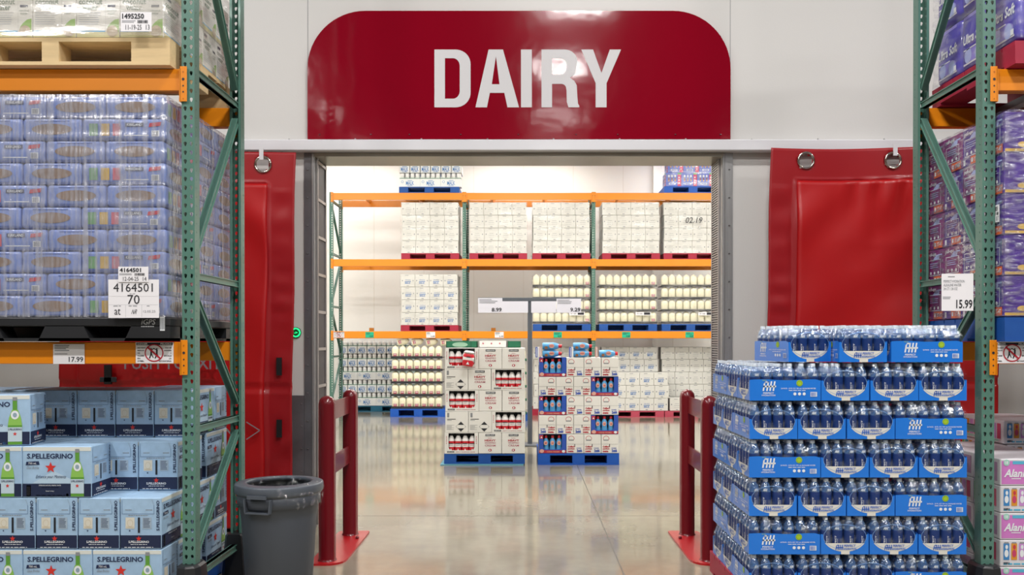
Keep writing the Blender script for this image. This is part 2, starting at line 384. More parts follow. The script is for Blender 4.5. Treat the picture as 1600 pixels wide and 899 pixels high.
for ch, loops in LET.items():
    v, f = fill_curves([[(Sx(a), Sz(b) - 3.269) for a, b in L] for L in loops])
    m2 = MB(); m2.add([(a, -.002, b) for a, b in v], f, LW); o = m2.obj('letter', s); o['label'] = 'white letter %s' % ch
# ------------------------------------------------------------------ curtains
VINYL = mat('red_vinyl', 'b30d12', .42, coat=.15, var=.06, scale=2, bump=.12, stretch=(1, 1, 1.5))
VINYLD = mat('red_vinyl_border', '9c0e18', .4, coat=.15, var=.06, scale=2, bump=.15)
STRAP = mat('strap', 'd9d8dc', .5)
def curtain(side, label):
    # local x runs from the doorway edge (0) outwards; s = outward direction
    s = 1 if side == 'r' else -1
    W_, top = 1.92, (3.168 if side == 'r' else 3.13); d = .02; y0 = 7.27
    root = empty('door_curtain', (2.035 if s > 0 else -1.87, y0, 0)); tag(root, label, 'curtain')
    bw = .2; bt = .25                                        # flat border width, top hem
    rings = ((.285, top - .105), (1.0, top - .105)) if s > 0 else ((.27, top - .1), (1.0, top - .1), (1.7, top - .1))
    nx, nz = int(W_ / d), int((top - .03) / d)
    ph = 1.3 if s > 0 else 4.1
    def off(x, z):
        b = 0.0
        t = top - z
        inn = min(max((x - bw) / .03, 0), 1) * min(max((t - bt) / .03, 0), 1) * min(max((W_ - .15 - x) / .03, 0), 1)
        b += inn * .035
        b += inn * .028 * math.sin(5.2 * x + 2 * z + ph) * math.exp(-((t - .75) / .6) ** 2)
        b += inn * .02 * math.sin(30 * x + 3 * t + ph) * math.exp(-max(0, t - .3) / .16) * min(1, max(0, (x - .5) / .3)) + inn * .012 * math.sin(11 * x + 9 * t) * math.exp(-((t - .6) / .3) ** 2)
        b += inn * .014 * math.sin(3.1 * z + 3 * x + ph) + .006 * inn * math.sin(9 * z - 7 * x)
        if x < bw: b += (.006 * math.sin(29 * z + 5 * x + 2.5 * math.sin(3.3 * z)) * math.sin(5.1 * z + 1) + .004 * math.sin(13 * z + 2)) * (1 if t > .3 else .2) * math.sin(math.pi * x / bw)
        if abs(t - (1.93 + .02 * math.sin(5 * x))) < .03: b -= .012
        b += .012 * math.sin(1.7 * z + ph)
        return b
    lean = .1
    for nm, cond, mt in (('border', lambda x, t: x < bw + .01 or t < bt + .01, VINYLD), ('padded_panel', lambda x, t: not (x < bw + .01 or t < bt + .01), VINYL)):
        m2 = MB(); ix = {}; V = []; Fs = []
        def vid(i, k):
            if (i, k) not in ix:
                x, z = i * d, top - k * d; ix[(i, k)] = len(V)
                sh = -lean * (k / nz) * (.6 if s > 0 else .52) + .006 * math.sin(4 * z)
                V.append((s * (x + (sh if s > 0 else -sh)), -off(x, z), z + (-.012 * math.sin(x * 3.2) if s > 0 else .012 * x)))
            return ix[(i, k)]
        for i in range(nx):
            for k in range(nz):
                x = (i + .5) * d; t = (k + .5) * d
                if not cond(x, t): continue
                if any((x - a) ** 2 + (top - t - b) ** 2 < .06 ** 2 for a, b in rings): continue
                q = (vid(i, k), vid(i, k + 1), vid(i + 1, k + 1), vid(i + 1, k))
                Fs.append(q if s > 0 else q[::-1])
        m2.add(V, Fs, mt, True); o = m2.obj(nm, root)
        sol = o.modifiers.new('thick', 'SOLIDIFY'); sol.thickness = .006; sol.offset = -1
    for a, b in rings:
        m2 = MB(); p = [(s * a + .064 * math.cos(q * math.pi / 14), -off(a, b) - .006, b + .064 * math.sin(q * math.pi / 14)) for q in range(28)]
        m2.tube(p, .0095, mat('ring_steel', 'c9c5bb', .22, metal=1), 8, True); m2.obj('grommet', root)
        if s > 0 and a < .5: continue
        m2 = MB(); m2.box(s * a - .017, s * a + .017, -.055, -.049, b + .03, b + .125, STRAP); m2.obj('strap', root)
    if s < 0:
        for a, zz in ((.135, Hh_(573)), (.135, Hh_(670))):
            m2 = MB(); m2.box(-a - .022, -a + .022, -.03, -.02, zz - .073, zz + .073, BLACK); o = m2.obj('hook_and_loop_patch', root); o['label'] = 'black fabric patch'
        GT = mat('grey_lettering', '8d878c', .5)
        m2 = MB(); fx = Face(m2, (X(196, 7.2) + 1.87, -.09, Hh_(577)), (1, 0, 0), (0, 0, 1), (347 - 196) / F * 7.2, .1)
        fx.text('PUSH TO EXIT', 0, 0, 1, 1, GT, bold=.01); m2.obj('lettering', root)['label'] = 'grey words PUSH TO EXIT'
        m2 = MB(); fx = Face(m2, (X(312, 7.2) + 1.87, -.09, Hh_(679)), (1, 0, 0), (0, 0, 1), (364 - 312) / F * 7.2, .075)
        fx.text('OPEN', 0, 0, 1, 1, GT, bold=.02); m2.obj('lettering', root)['label'] = 'grey word OPEN'
        m2 = MB(); c = [(X(385, 7.2) + 1.87, Hh_(659)), (X(406, 7.2) + 1.87, Hh_(672)), (X(385, 7.2) + 1.87, Hh_(686))]
        for p, q in ((0, 1), (1, 2)): m2.bar((c[p][0], -.075, c[p][1]), (c[q][0], -.075, c[q][1]), .008, .004, GT, (0, 1, 0))
        m2.obj('arrow_mark', root)
        m2 = MB(); m2.box(X(165, 7.2) + 1.87, X(176, 7.2) + 1.87, -.1, -.08, Hh_(600), Hh_(570), BLACK)
        m2.box(X(158, 7.2) + 1.87, X(184, 7.2) + 1.87, -.1, -.085, Hh_(597), Hh_(589), DARK, .004); m2.obj('handle', root)
    return root
def Hh_(py): return H(py, 7.25)
curtain('l', 'red padded vinyl door curtain with black patches left of the doorway')
curtain('r', 'red padded vinyl door curtain with two steel grommets right of the doorway')
# exit button
t = empty('door_button', (X(462, 7.43), 7.44, H(520, 7.43))); tag(t, 'round push button with a glowing green ring beside the left curtain', 'button')
mb = MB(); p = [(.034 * math.cos(q * math.pi / 12), -.008, .034 * math.sin(q * math.pi / 12)) for q in range(24)]
mb.tube(p, .006, mat('green_led', '20e070', .4, emit='18e878', es=2.2), 6, True); mb.obj('light_ring', t)
mb = MB(); fx = Face(mb, (-.05, -.001, -.05), (1, 0, 0), (0, 0, 1), .1, .1); fx.ell(.5, .5, .46, .46, DARK, 2); fx.ell(.5, .5, .22, .22, mat('green_core', '0c5038', .4), 4)
fx.text('->', .36, .42, .64, .58, mat('green_led'), 6, .03); mb.obj('plate', t)

# ------------------------------------------------------------------ pallet racks
PW, PD, PITCH = .074, .076, .0508
def post_mesh(Lp, far=False):
    a = MB(); a0 = math.pi / 8
    def cell(o, r, u, x0, x1, z0, z1, hole, thick):
        o = Vector(o); r = Vector(r); u = Vector(u); n_ = r.cross(u)
        cx = sum(p[0] for p in hole) / 8; cz = sum(p[1] for p in hole) / 8
        out = [(x0, z0), ((x0 + x1) / 2, z0), (x1, z0), (x1, (z0 + z1) / 2), (x1, z1), ((x0 + x1) / 2, z1), (x0, z1), (x0, (z0 + z1) / 2)]
        A = [o + r * p + u * q for p, q in out]; Bq = [o + r * p + u * q for p, q in hole]; C = [b - n_ * thick for b in Bq]; D = [b - n_ * thick for b in A]
        fs = [(k, (k + 1) % 8, 8 + (k + 1) % 8, 8 + k) for k in range(8)] + [(8 + k, 8 + (k + 1) % 8, 16 + (k + 1) % 8, 16 + k) for k in range(8)] + \
             [(16 + k, 16 + (k + 1) % 8, 24 + (k + 1) % 8, 24 + k) for k in range(8)]
        a.add(A + Bq + C + D, fs, GREEN)
    nc = int(Lp / PITCH)
    for c in range(nc):
        z = c * PITCH
        for sg in (-1, 1):
            hx = sg * .0175
            # teardrop, fat end up, leaning outwards
            hole = [(-.002, -.013), (.004, -.013), (.008, -.004), (.0095, .004), (.007, .010), (0, .0125), (-.007, .010), (-.0085, .002)]
            hole = [(hx - p * sg * -1 if sg < 0 else hx + p, z + PITCH / 2 + q) for p, q in hole]
            if sg < 0: hole = [(2 * hx - p, q) for p, q in hole][::-1]
            # start nearest the lower left corner, anticlockwise
            k0 = min(range(8), key=lambda k: (hole[k][0] - (hx - .03)) ** 2 + (hole[k][1] - z) ** 2)
            ar = sum(hole[k][0] * hole[(k + 1) % 8][1] - hole[(k + 1) % 8][0] * hole[k][1] for k in range(8))
            if ar < 0: hole = hole[::-1]; k0 = min(range(8), key=lambda k: (hole[k][0] - (hx - .03)) ** 2 + (hole[k][1] - z) ** 2)
            hole = hole[k0:] + hole[:k0]
            x0, x1 = (-PW / 2, 0) if sg < 0 else (0, PW / 2)
            cell((0, 0, 0), (1, 0, 0), (0, 0, 1), x0, x1, z, z + PITCH, hole, .003)
        if not far:
            for o, r in (((PW / 2, 0, 0), (0, 1, 0)), ((-PW / 2, PD, 0), (0, -1, 0))):
                hc = .028 if r[1] > 0 else PD - .028
                h8 = [(hc + .0028 * math.cos(math.radians(225 + 45 * k)), z + PITCH / 2 + .0065 * math.sin(math.radians(225 + 45 * k))) for k in range(8)]
                cell(o, r, (0, 0, 1), 0, PD, z, z + PITCH, h8, .003)
    Lz = nc * PITCH
    if far:
        a.quad([(PW / 2, 0, 0), (PW / 2, PD, 0), (PW / 2, PD, Lz), (PW / 2, 0, Lz)], GREEN); a.quad([(-PW / 2, PD, 0), (-PW / 2, 0, 0), (-PW / 2, 0, Lz), (-PW / 2, PD, Lz)], GREEN)
    a.box(PW / 2 - .016, PW / 2 - .001, PD - .003, PD, 0, Lz, GREEN); a.box(-PW / 2 + .001, -PW / 2 + .016, PD - .003, PD, 0, Lz, GREEN)
    return a.mesh('post')
POST = post_mesh(5.3)
def guard_mesh():
    a = MB(); n = 12; pr = []
    for z, g in ((0, .055), (.06, .05), (.2, .038), (.275, .03), (.287, .015)):
        pr.append([(sx * (PW / 2 + g) , y, z) for sx, y in ((-1, -.0), (-.75, -.035 - g * .3), (0, -.05 - g * .4), (.75, -.035 - g * .3), (1, 0), (1, PD + .02), (.7, PD + .05), (-.7, PD + .05), (-1, PD + .02))])
    n = len(pr[0]); V = [p for r_ in pr for p in r_]
    a.add(V, [(i * n + k, i * n + (k + 1) % n, (i + 1) * n + (k + 1) % n, (i + 1) * n + k) for i in range(4) for k in range(n)], BLKPL, False)
    a.add(V[-n:], [tuple(range(n))], BLKPL); return a.mesh('guard')
GUARD = guard_mesh()
RUBBER = BLKPL
def add_post(root, x, y, rz=0, me=None, guard=True):
    p = _put(spec('upright', me or POST), (x, y, 0), rz, root)
    if guard: _put(spec('foot_guard', GUARD), (0, -.004, 0), 0, p)
    return p
def brace(root, x, ya, za, yb, zb, w_=.04, mt=None):
    a = MB(); A = Vector((0, 0, 0)); Bv = Vector((0, yb - ya, zb - za))
    a.bar(A, Bv, w_, .028, mt or GREEN, (1, 0, 0))
    d = Bv.normalized(); v = d.cross(Vector((1, 0, 0))).normalized()
    for sg in (-1, 1): a.bar(A + v * sg * (w_ / 2 - .003), Bv + v * sg * (w_ / 2 - .003), .006, .042, mt or GREEN, (1, 0, 0))
    return a.obj('brace', root, (x, ya, za))
def beam(root, x0, x1, y, z, h_=.126, d_=.07, conn=(1, 1), cy=-.012, wide=.04):
    a = MB(); a.box(x0, x1, 0, d_, -h_, -.0, ORANGE, .004)
    b_ = a.obj('beam', root, (0, y, z))
    for on, xc, sg in ((conn[0], x0, 1), (conn[1], x1, -1)):
        if not on: continue
        c = MB(); xa, xb = (xc - wide if sg > 0 else xc), (xc if sg > 0 else xc + wide)
        c.box(xa, xb, cy, cy + .006, -.19, .012, ORANGE, .002); c.box(xc - .004 , xc + .004, min(cy, 0), d_, -.19, -.001, ORANGE)
        xm = (xa + xb) / 2
        c.lathe([(.009, 0), (.009, .004), (.004, .006)], STEELD, 8, (0, 0, 0)) if 0 else None
        for q, r_ in ((-.02, .005), (-.062, .008), (-.1, .005), (-.135, .005), (-.175, .004)):
            fx = Face(c, (xm - .01, cy, q - .01), (1, 0, 0), (0, 0, 1), .02, .02); fx.ell(.5, .5, r_ / .02, r_ / .02, DARK if abs(q + .1) < .04 else mat('bolt_orange', 'b86a08', .4), 2, 10)
        c.obj('connector', b_)
    return b_
def near_rack(side, label):
    s = 1 if side == 'r' else -1
    root = empty('pallet_rack', (0, 0, 0)); tag(root, label, 'pallet rack')
    xi = s * 2.683 if s > 0 else -1.934
    xs = [xi, xi + s * 2.72]
    for x in xs:
        add_post(root, x, 5.1, 0); add_post(root, x, 6.01, math.pi)
        for z0, z1 in ((.22, 1.06), (1.06, 1.96), (1.96, 3.16), (3.16, 4.36)):
            brace(root, x, 5.17, z1, 5.94, z1)
        brace(root, x, 5.17, .32, 5.94, .97); brace(root, x, 5.17, 1.85, 5.94, 1.17); brace(root, x, 5.17, 2.08, 5.94, 3.06); brace(root, x, 5.17, 4.25, 5.94, 3.27)
        brace(root, x, 5.17, .20, 5.94, .20)
    xa, xb = min(xs) + .041, max(xs) - .041
    for z in (3.147, 1.573):
        beam(root, xa, xb, 5.095, z); b_ = beam(root, xa, xb, 5.945, z, cy=.075)
        for k in range(3):
            a = MB(); x = xa + .45 + k * .85; a.box(x, x + .07, 5.165, 5.945, z - .05, z - .006, mat('support_bar', '8c8f92', .4, metal=.6)); a.obj('support_bar', root)
    return root
LR = near_rack('l', 'green and orange steel pallet rack standing left of the doorway')
RR = near_rack('r', 'green and orange steel pallet rack standing right of the doorway')

# far rack
FY = 18.35; FS = F / FY
fr = empty('pallet_rack', (0, 0, 0)); tag(fr, 'long green and orange pallet rack along the back of the cold room', 'pallet rack')
FP = MB(); FARPOST = post_mesh(4.70, True)
fx_ = [X(517.5, FY), X(725.5, FY), X(927.5, FY), X(1131, FY)]
BZ = [4.652, 3.275, 1.78]
for x in fx_:
    add_post(fr, x, FY, 0, FARPOST, False); add_post(fr, x, FY + 1.02, math.pi, FARPOST, False)
    for z in (4.5, 3.4, 2.3, 1.25, .3): brace(fr, x, FY + .07, z, FY + .95, z, .04)
    for za, zb in ((4.4, 3.5), (2.4, 3.3), (2.2, 1.35), (.4, 1.15)): brace(fr, x, FY + .07, za, FY + .95, zb)
for i in range(3):
    for z in BZ:
        beam(fr, fx_[i] + .045, fx_[i + 1] - .045, FY - .02, z, .145, .05, cy=-.012, wide=.045)
        beam(fr, fx_[i] + .045, fx_[i + 1] - .045, FY + .95, z, .145, .05, cy=.055, wide=.045)
        for k in range(2):
            a = MB(); x = fx_[i] + .62 + k * 1.12 - (.1 if i else 0)
            a.box(x, x + .1, FY + .97, FY + 1.0, z - .02, z + .085, mat('orange_stop', 'c97d22', .5)); a.obj('back_stop', fr)
            a = MB(); a.box(x, x + .05, FY + .03, FY + .95, z - .06, z - .01, ORANGE); a.obj('support_bar', fr)

# ------------------------------------------------------------------ signs and tags
def card(name, x0, y0, x1, y1, d, draw, label, cat, mt=PAPER, group=None, th_=.002, rz=0):
    W_ = (x1 - x0) / F * d; H2 = (y1 - y0) / F * d
    a = MB(); a.box(0, W_, 0, th_, 0, H2, mt); fx = Face(a, (0, 0, 0), (1, 0, 0), (0, 0, 1), W_, H2, .0006 if d < 8 else .003)
    draw(fx); o = a.obj(name, None, (X(x0, d), d, H(y1, d)), rz); tag(o, label, cat, group); return o
RED = mat('print_red', 'b5172f', .5)
def danger(f):
    f.rect(.02, .86, .98, .98, INK); f.text('DANGER', .05, .88, .32, .96, PAPER, 3, .02); f.text('PELIGRO', .66, .88, .95, .96, PAPER, 3, .02)
    for i, t_ in enumerate(('DO NOT', 'REACH', 'OR', 'CLIMB', 'IN', 'STEEL')): w_ = .035 * len(t_); f.text(t_, .05, .70 - i * .125, .05 + w_, .76 - i * .125, INK, 2, .03)
    for i, t_ in enumerate(('NO SE', 'AGARRE', 'O', 'ESCALE', 'LA', 'ESTANTERIA')): w_ = .033 * len(t_); f.text(t_, .95 - w_, .70 - i * .125, .95, .76 - i * .125, INK, 2, .03)
    for cx, sg in ((.41, 1), (.56, -1)):
        f.ell(cx, .68, .02, .035, INK, 2, 10); f.poly([(cx - .02, .4), (cx + .02, .4), (cx + .025, .64), (cx - .02, .64)], INK, 2)
        f.poly([(cx, .6), (cx + sg * .08, .68), (cx + sg * .08, .73), (cx, .64)], INK, 2); f.poly([(cx - .02, .42), (cx - .06, .24), (cx - .03, .22), (cx + .01, .4)], INK, 2); f.poly([(cx, .42), (cx + .05, .25), (cx + .07, .27), (cx + .02, .44)], INK, 2)
    f.ring(.49, .49, .25, .42, .0065 if f.W < .3 else .02, RED, 4); f.poly([(.33, .80), (.30, .74), (.65, .18), (.68, .24)], RED, 5)
card('warning_sign', 212, 535, 271, 568, 5.088, danger, 'white danger sign with red prohibition ring on the left rack beam', 'sign')
card('warning_sign', 1553, 535, 1611, 568, 5.088, danger, 'white danger sign with red prohibition ring on the right rack beam', 'sign')
def price(pr, words=True, pos=(.5, .1, .96, .36)):
    def g(f):
        if words: f.lines(.05, .62, .62, .95, 4, GREYT, 1, .4, .55)
        f.lines(.05, .46, .5, .52, 1, INK, 1, .2, .4); f.text(pr, *pos, INK, 2, .012)
    return g
card('price_tag', 83, 538, 132, 569, 5.088, price('17.99'), 'white price tag reading 17.99 on the lower left rack beam', 'price tag')
def pt2(f):
    for i, t_ in enumerate(('PERFECT HYDRATION', 'ALKALINE WATER', '24 CT / 20 OZ')): f.text(t_, .06, .76 - i * .1, (.72, .62, .5)[i], .83 - i * .1, GREYT, 2, .01)
    f.lines(.2, .88, .45, .93, 1, GREYT); f.lines(.04, .3, .3, .38, 2, GREYT); f.text('15.99', .46, .06, .97, .30, INK, 2, .02)
card('price_tag', 1471, 428, 1519, 486, 5.09, pt2, 'large white price card reading 15.99 fixed to the right rack upright', 'price tag', rz=math.radians(-4))
GC = mat('green_card', '12b48a', .5)
def gcard(f): f.lines(.1, .5, .8, .85, 2, DARK, 1, .5, .4); f.text('9.29', .5, .12, .92, .4, INK, 2, .02)
for px, nm in ((571, 'leftmost'), (865, 'second'), (972, 'third'), (1071, 'rightmost')):
    card('shelf_tag', px, 519, px + 13, 528, FY - .024, gcard, '%s green shelf tag on the lowest orange beam of the cold room' % (nm if 'most' in nm else nm + ' from the left'), 'shelf tag', GC, 'green shelf tags')
for px, nm in ((666, 'left, below the milk carton pallet'), (773, 'right, above the cream cases')):
    card('shelf_tag', px, 519, px + 14, 528, FY - .024, price('3.49'), 'white shelf tag on the far orange beam, %s' % nm, 'shelf tag', PAPER, 'white shelf tags')
card('warning_sign', 521, 519, 538, 528, FY - .03, danger, 'small danger sign at the left end of the far orange beam', 'sign')
# ------------------------------------------------------------------ pallets
def pallet_spec(w_, d_, h_, mt, dense=7):
    a = MB(); bw = w_ / dense if 0 else d_ / dense
    for k in range(dense): a.box(-w_ / 2, w_ / 2, k * bw + .006, (k + 1) * bw - .006 if k < dense - 1 else d_, h_ * .84, h_, mt)
    kids = [kid(spec('top_deck', a.mesh('top_deck')))]
    a = MB(); sw = w_ * .075; a.box(-sw, sw, .004, d_ - .004, h_ * .13, h_ * .84, mt)
    c = a.mesh('stringer')
    a = MB(); a.box(-sw * 1.0, sw * 1.0, .004, d_ - .004, h_ * .13, h_ * .84, mt); e = a.mesh('stringer')
    for x, me in ((-w_ / 2 + sw, e), (0, c), (w_ / 2 - sw, e)): kids.append(kid(spec('stringer', me), (x, 0, 0)))
    a = MB()
    for x0, x1 in ((-w_ / 2 + 2 * sw, -sw), (sw, w_ / 2 - 2 * sw)): a.box(x0, x1, d_ * .5, d_ * .5 + .02, h_ * .13, h_ * .84, mt)
    kids.append(kid(spec('light_stop_board', a.mesh('light_stop_board'))))  # boards added to block light so the pallet openings look dark
    for y in (0, d_ * .42, d_ - .12):
        a = MB(); a.box(-w_ / 2, w_ / 2, y, y + .12, 0, h_ * .13, mt); kids.append(kid(spec('bottom_board', a.mesh('bottom_board'))))
    return spec('pallet', None, kids)

PRINT_BLUE = mat('print_blue', '4a77b5', .5)
# ================================================================== near left: glass bottle water cartons
PB = mat('carton_sky_blue', '9fbedb', .5, var=.24, scale=14); NAVY = mat('navy_print', '1b2747', .5); CREAM = mat('cream_strip', 'd9dcd6', .5)
NAVYT = mat('navy_text', '1f2c50', .5); STAR = mat('star_red', 'd2322c', .5); WT_ = mat('white_print', 'e6eaee', .5); TAN = mat('tan_patch', 'c9bda2', .6)
BG = mat('bottle_green_print', '5f9a3c', .4); BG2 = mat('bottle_light_green', '8cc05a', .4)
def pelle():
    L_, D_, Hh = .393, .233, .290
    a = MB(); a.box(-L_ / 2, L_ / 2, -D_ / 2, D_ / 2, 0, Hh, PB, .004)
    fr_, ri, ba, le = faces(a, L_, D_, Hh)
    for f in (fr_, ba):
        f.rect(.008, .02, .992, .27, NAVY, 2); f.rect(.008, .91, .992, .985, CREAM); f.poly([(.14, .275), (.70, .275), (.70, .36), (.45, .52)], mat('pale_mountain', 'b4cde2', .5), 1)
        f.text('S.PELLEGRINO', .07, .76, .73, .86, NAVYT, 3, .025); f.star(.41, .585, .033, STAR, 3)
        f.poly([(.05, .63), (.25, .64), (.24, .71), (.06, .7)], NAVYT, 2); f.text('750 mL', .09, .65, .21, .69, WT_, 4); f.text('Glass Bottles', .06, .56, .24, .61, GREYT, 3, 0, .3)
        f.text('Enhance your Moments', .19, .36, .62, .44, NAVYT, 3, 0, .35)
        f.text('SPARKLING NATURAL MINERAL WATER', .24, .225, .56, .25, WT_, 3); f.words(.28, .19, .52, .2, WT_, 2); f.text('PRODUCT OF ITALY', .34, .115, .46, .135, WT_, 3); f.words(.2, .035, .62, .05, WT_, 2)
        f.barcode(.065, .045, .12, .22, INK, 3, WT_); f.ell(.65, .05, .02, .03, PRINT_BLUE, 2)
        # printed bottle
        p = [(.70, .02), (.70, .40), (.715, .55), (.755, .70), (.765, .74), (.765, .93), (.825, .93), (.825, .74), (.835, .70), (.875, .55), (.89, .40), (.89, .02)]
        f.poly([(.70, .02), (.89, .02), (.89, .40), (.70, .40)], BG, 3); f.poly([(.70, .40), (.89, .40), (.875, .55), (.835, .70), (.755, .70), (.715, .55)], BG2, 3); f.rect(.765, .70, .825, .93, BG, 3); f.rect(.765, .88, .825, .95, GREYT, 4)
        f.ell(.795, .6, .055, .085, WT_, 4); f.ell(.795, .6, .028, .045, mat('medal_grey', '8fa5b5', .5), 5); f.rect(.70, .08, .89, .36, mat('pale_label', 'bcd0dd', .5), 4); f.text('S.PELLEGRINO', .705, .30, .885, .34, NAVYT, 5, .02); f.star(.795, .23, .012, STAR, 5)
    for f in (ri, le):
        f.rect(.01, .02, .99, .27, NAVY); f.star(.45, .205, .017, STAR, 3); f.text('S.PELLEGRINO', .2, .12, .7, .165, WT_, 3, .02); f.words(.25, .085, .65, .095, WT_, 2); f.words(.1, .03, .8, .042, WT_, 2)
        f.text('S.PELLEGRINO', .88, .36, .955, .95, NAVYT, 3, .025, vert=True)
        f.rect(.13, .4, .35, .62, mat('cream_patch', 'd6d2c4', .6), 2); f.ring(.24, .51, .07, .07, .002, TAN, 3); f.words(.15, .42, .33, .44, TAN, 3); f.star(.23, .36, .006, NAVYT, 3)
        f.rect(.43, .32, .48, .62, INK, 3); f.rect(.54, .40, .76, .62, mat('facts_box', '9fb2c4', .5), 2); f.lines(.56, .41, .74, .6, 7, NAVYT, 3, .3, .35)
        f.rect(.04, .685, .82, .694, mat('fold_line', '6c88aa', .5), 2); f.rect(.04, .69, .05, .96, mat('fold_line'), 2); f.words(.2, .655, .68, .667, GREYT, 3, 9); f.rect(.815, .69, .826, .86, mat('fold_line'), 2); f.poly([(.82, .86), (.824, .86), (.77, .975), (.766, .975)], GREYT, 2); f.words(.12, .76, .28, .775, GREYT, 2); f.words(.62, .76, .78, .775, GREYT, 2)
    return spec('water_carton', a.mesh('water_carton'))
PEL = pelle()
XR, YF = -2.05, 5.0
pcount = [0]
pg = 'sparkling water cartons on the left rack pallet'
def pc(cx, cy, lv, turn, label):
    z = .106 + (3 - lv) * .293
    place(PEL, (cx, cy, z), turn, label, 'carton', pg)
q = math.pi / 2
LV = ['top layer', 'second layer', 'third layer', 'bottom layer']
def desc(face, layer, pos): return 'sparkling water carton, %s outward, %s, %s' % (face, layer, pos)
# layer 1 (top)
pc(-2.83 - .19, 5.11, 0, math.radians(9), desc('bottle picture', LV[0], 'front left corner'))
for i in range(6): pc(XR - .119 - i * .2385, 5.465 + .197, 0, q * -1, desc('narrow end', LV[0], '%s in its row' % ('rightmost' if i == 0 else ORD[i] + ' from the right')))
pc(XR - .197, 5.865 + .117, 0, 0, desc('narrow end', LV[0], 'back corner beside the rear upright'))
# layer 2
for i in range(2): pc(X(34 - i * 109, 5.0) + .197, 5.117, 1, 0, desc('bottle picture', LV[1], 'front row, %s' % ('right' if i == 0 else 'left')))
for i in range(5): pc(XR - .119 - i * .2385, 5.24 + .197, 1, -q, desc('narrow end', LV[1], 'second row, %s' % ('rightmost' if i == 0 else ORD[i] + ' from the right')))
pc(XR - .119, 5.71 + .197, 1, -q, desc('bottle picture', LV[1], 'back corner beside the rear upright'))
# layer 3
for i in range(5): pc(XR - .119 - i * .2385, YF + .197, 2, -q, desc('narrow end', LV[2], 'front row, %s' % ('rightmost' if i == 0 else ORD[i] + ' from the right')))
pc(XR - .119, 5.465 + .197, 2, -q, desc('bottle picture', LV[2], 'right side behind the front row'))
pc(XR - .197, 5.865 + .117, 2, 0, desc('narrow end', LV[2], 'back corner beside the rear upright'))
# layer 4
for i in range(3): pc(XR - .197 - i * .3955, YF + .117, 3, 0, desc('bottle picture', LV[3], 'front row, %s' % ('rightmost' if i == 0 else ORD[i] + ' from the right')))
pc(XR - .119, 5.24 + .197, 3, -q, desc('bottle picture', LV[3], 'right side behind the front row'))
pc(XR - .119, 5.71 + .197, 3, -q, desc('bottle picture', LV[3], 'back corner beside the rear upright'))
place(pallet_spec(1.2, 1.1, .104, BLUEP), (XR - .6, 5.0, .0), 0, 'low blue pallet under the sparkling water cartons', 'pallet')

# ================================================================== left rack, middle level: film wrapped blue packs
NB = mat('pack_blue', '7c8fc9', .45, var=.06, scale=5, coat=.4); NB2 = mat('pack_blue_deep', '4560a8', .45); OVAL = mat('bread_brown', '8a7668', .5, var=.12, scale=20, stretch=(6, 6, .5))
SQG, SQY, SQR = mat('print_green', '6f9c6f', .5), mat('print_yellow', 'c9a545', .5), mat('print_pink', 'c06a78', .5)
def bluecase():
    out = []
    for L_, D_ in ((.476, .335),):
        Hh = .1235
        a = MB(); a.box(-L_ / 2, L_ / 2, -D_ / 2, D_ / 2, .002, Hh, NB, .018, 3)
        fr_, ri, ba, le = faces(a, L_, D_, Hh, .0012)
        for f in (fr_, ba):
            f.rect(.05, .12, .46, .16, NB2); f.rect(.09, .2, .19, .76, SQG, 2); f.rect(.23, .2, .33, .76, SQY, 2); f.rect(.37, .2, .46, .76, SQR, 2)
            f.rect(.52, .62, .74, .80, mat('print_grey_dark', '4d4f66', .5), 2); f.text('KIRKLAND', .54, .65, .72, .77, WT_, 3, .02)
            f.poly([(.80, .60), (.94, .66), (.95, .84), (.81, .78)], mat('tag_red', 'c4424c', .5), 2); f.barcode(.84, .2, .92, .42, GREYT, 3, WT_); f.rect(.5, .2, .8, .24, WT_, 2)
        for f in (ri, le):
            f.ell(.5, .5, .34, .25, OVAL, 2, 24); f.rect(.2, .86, .8, .9, NB2, 1); f.rect(.2, .1, .8, .13, NB2, 1)
    return spec('shrink_pack', a.mesh('shrink_pack'))
BC = bluecase()
XE = -2.04
bz = 1.716
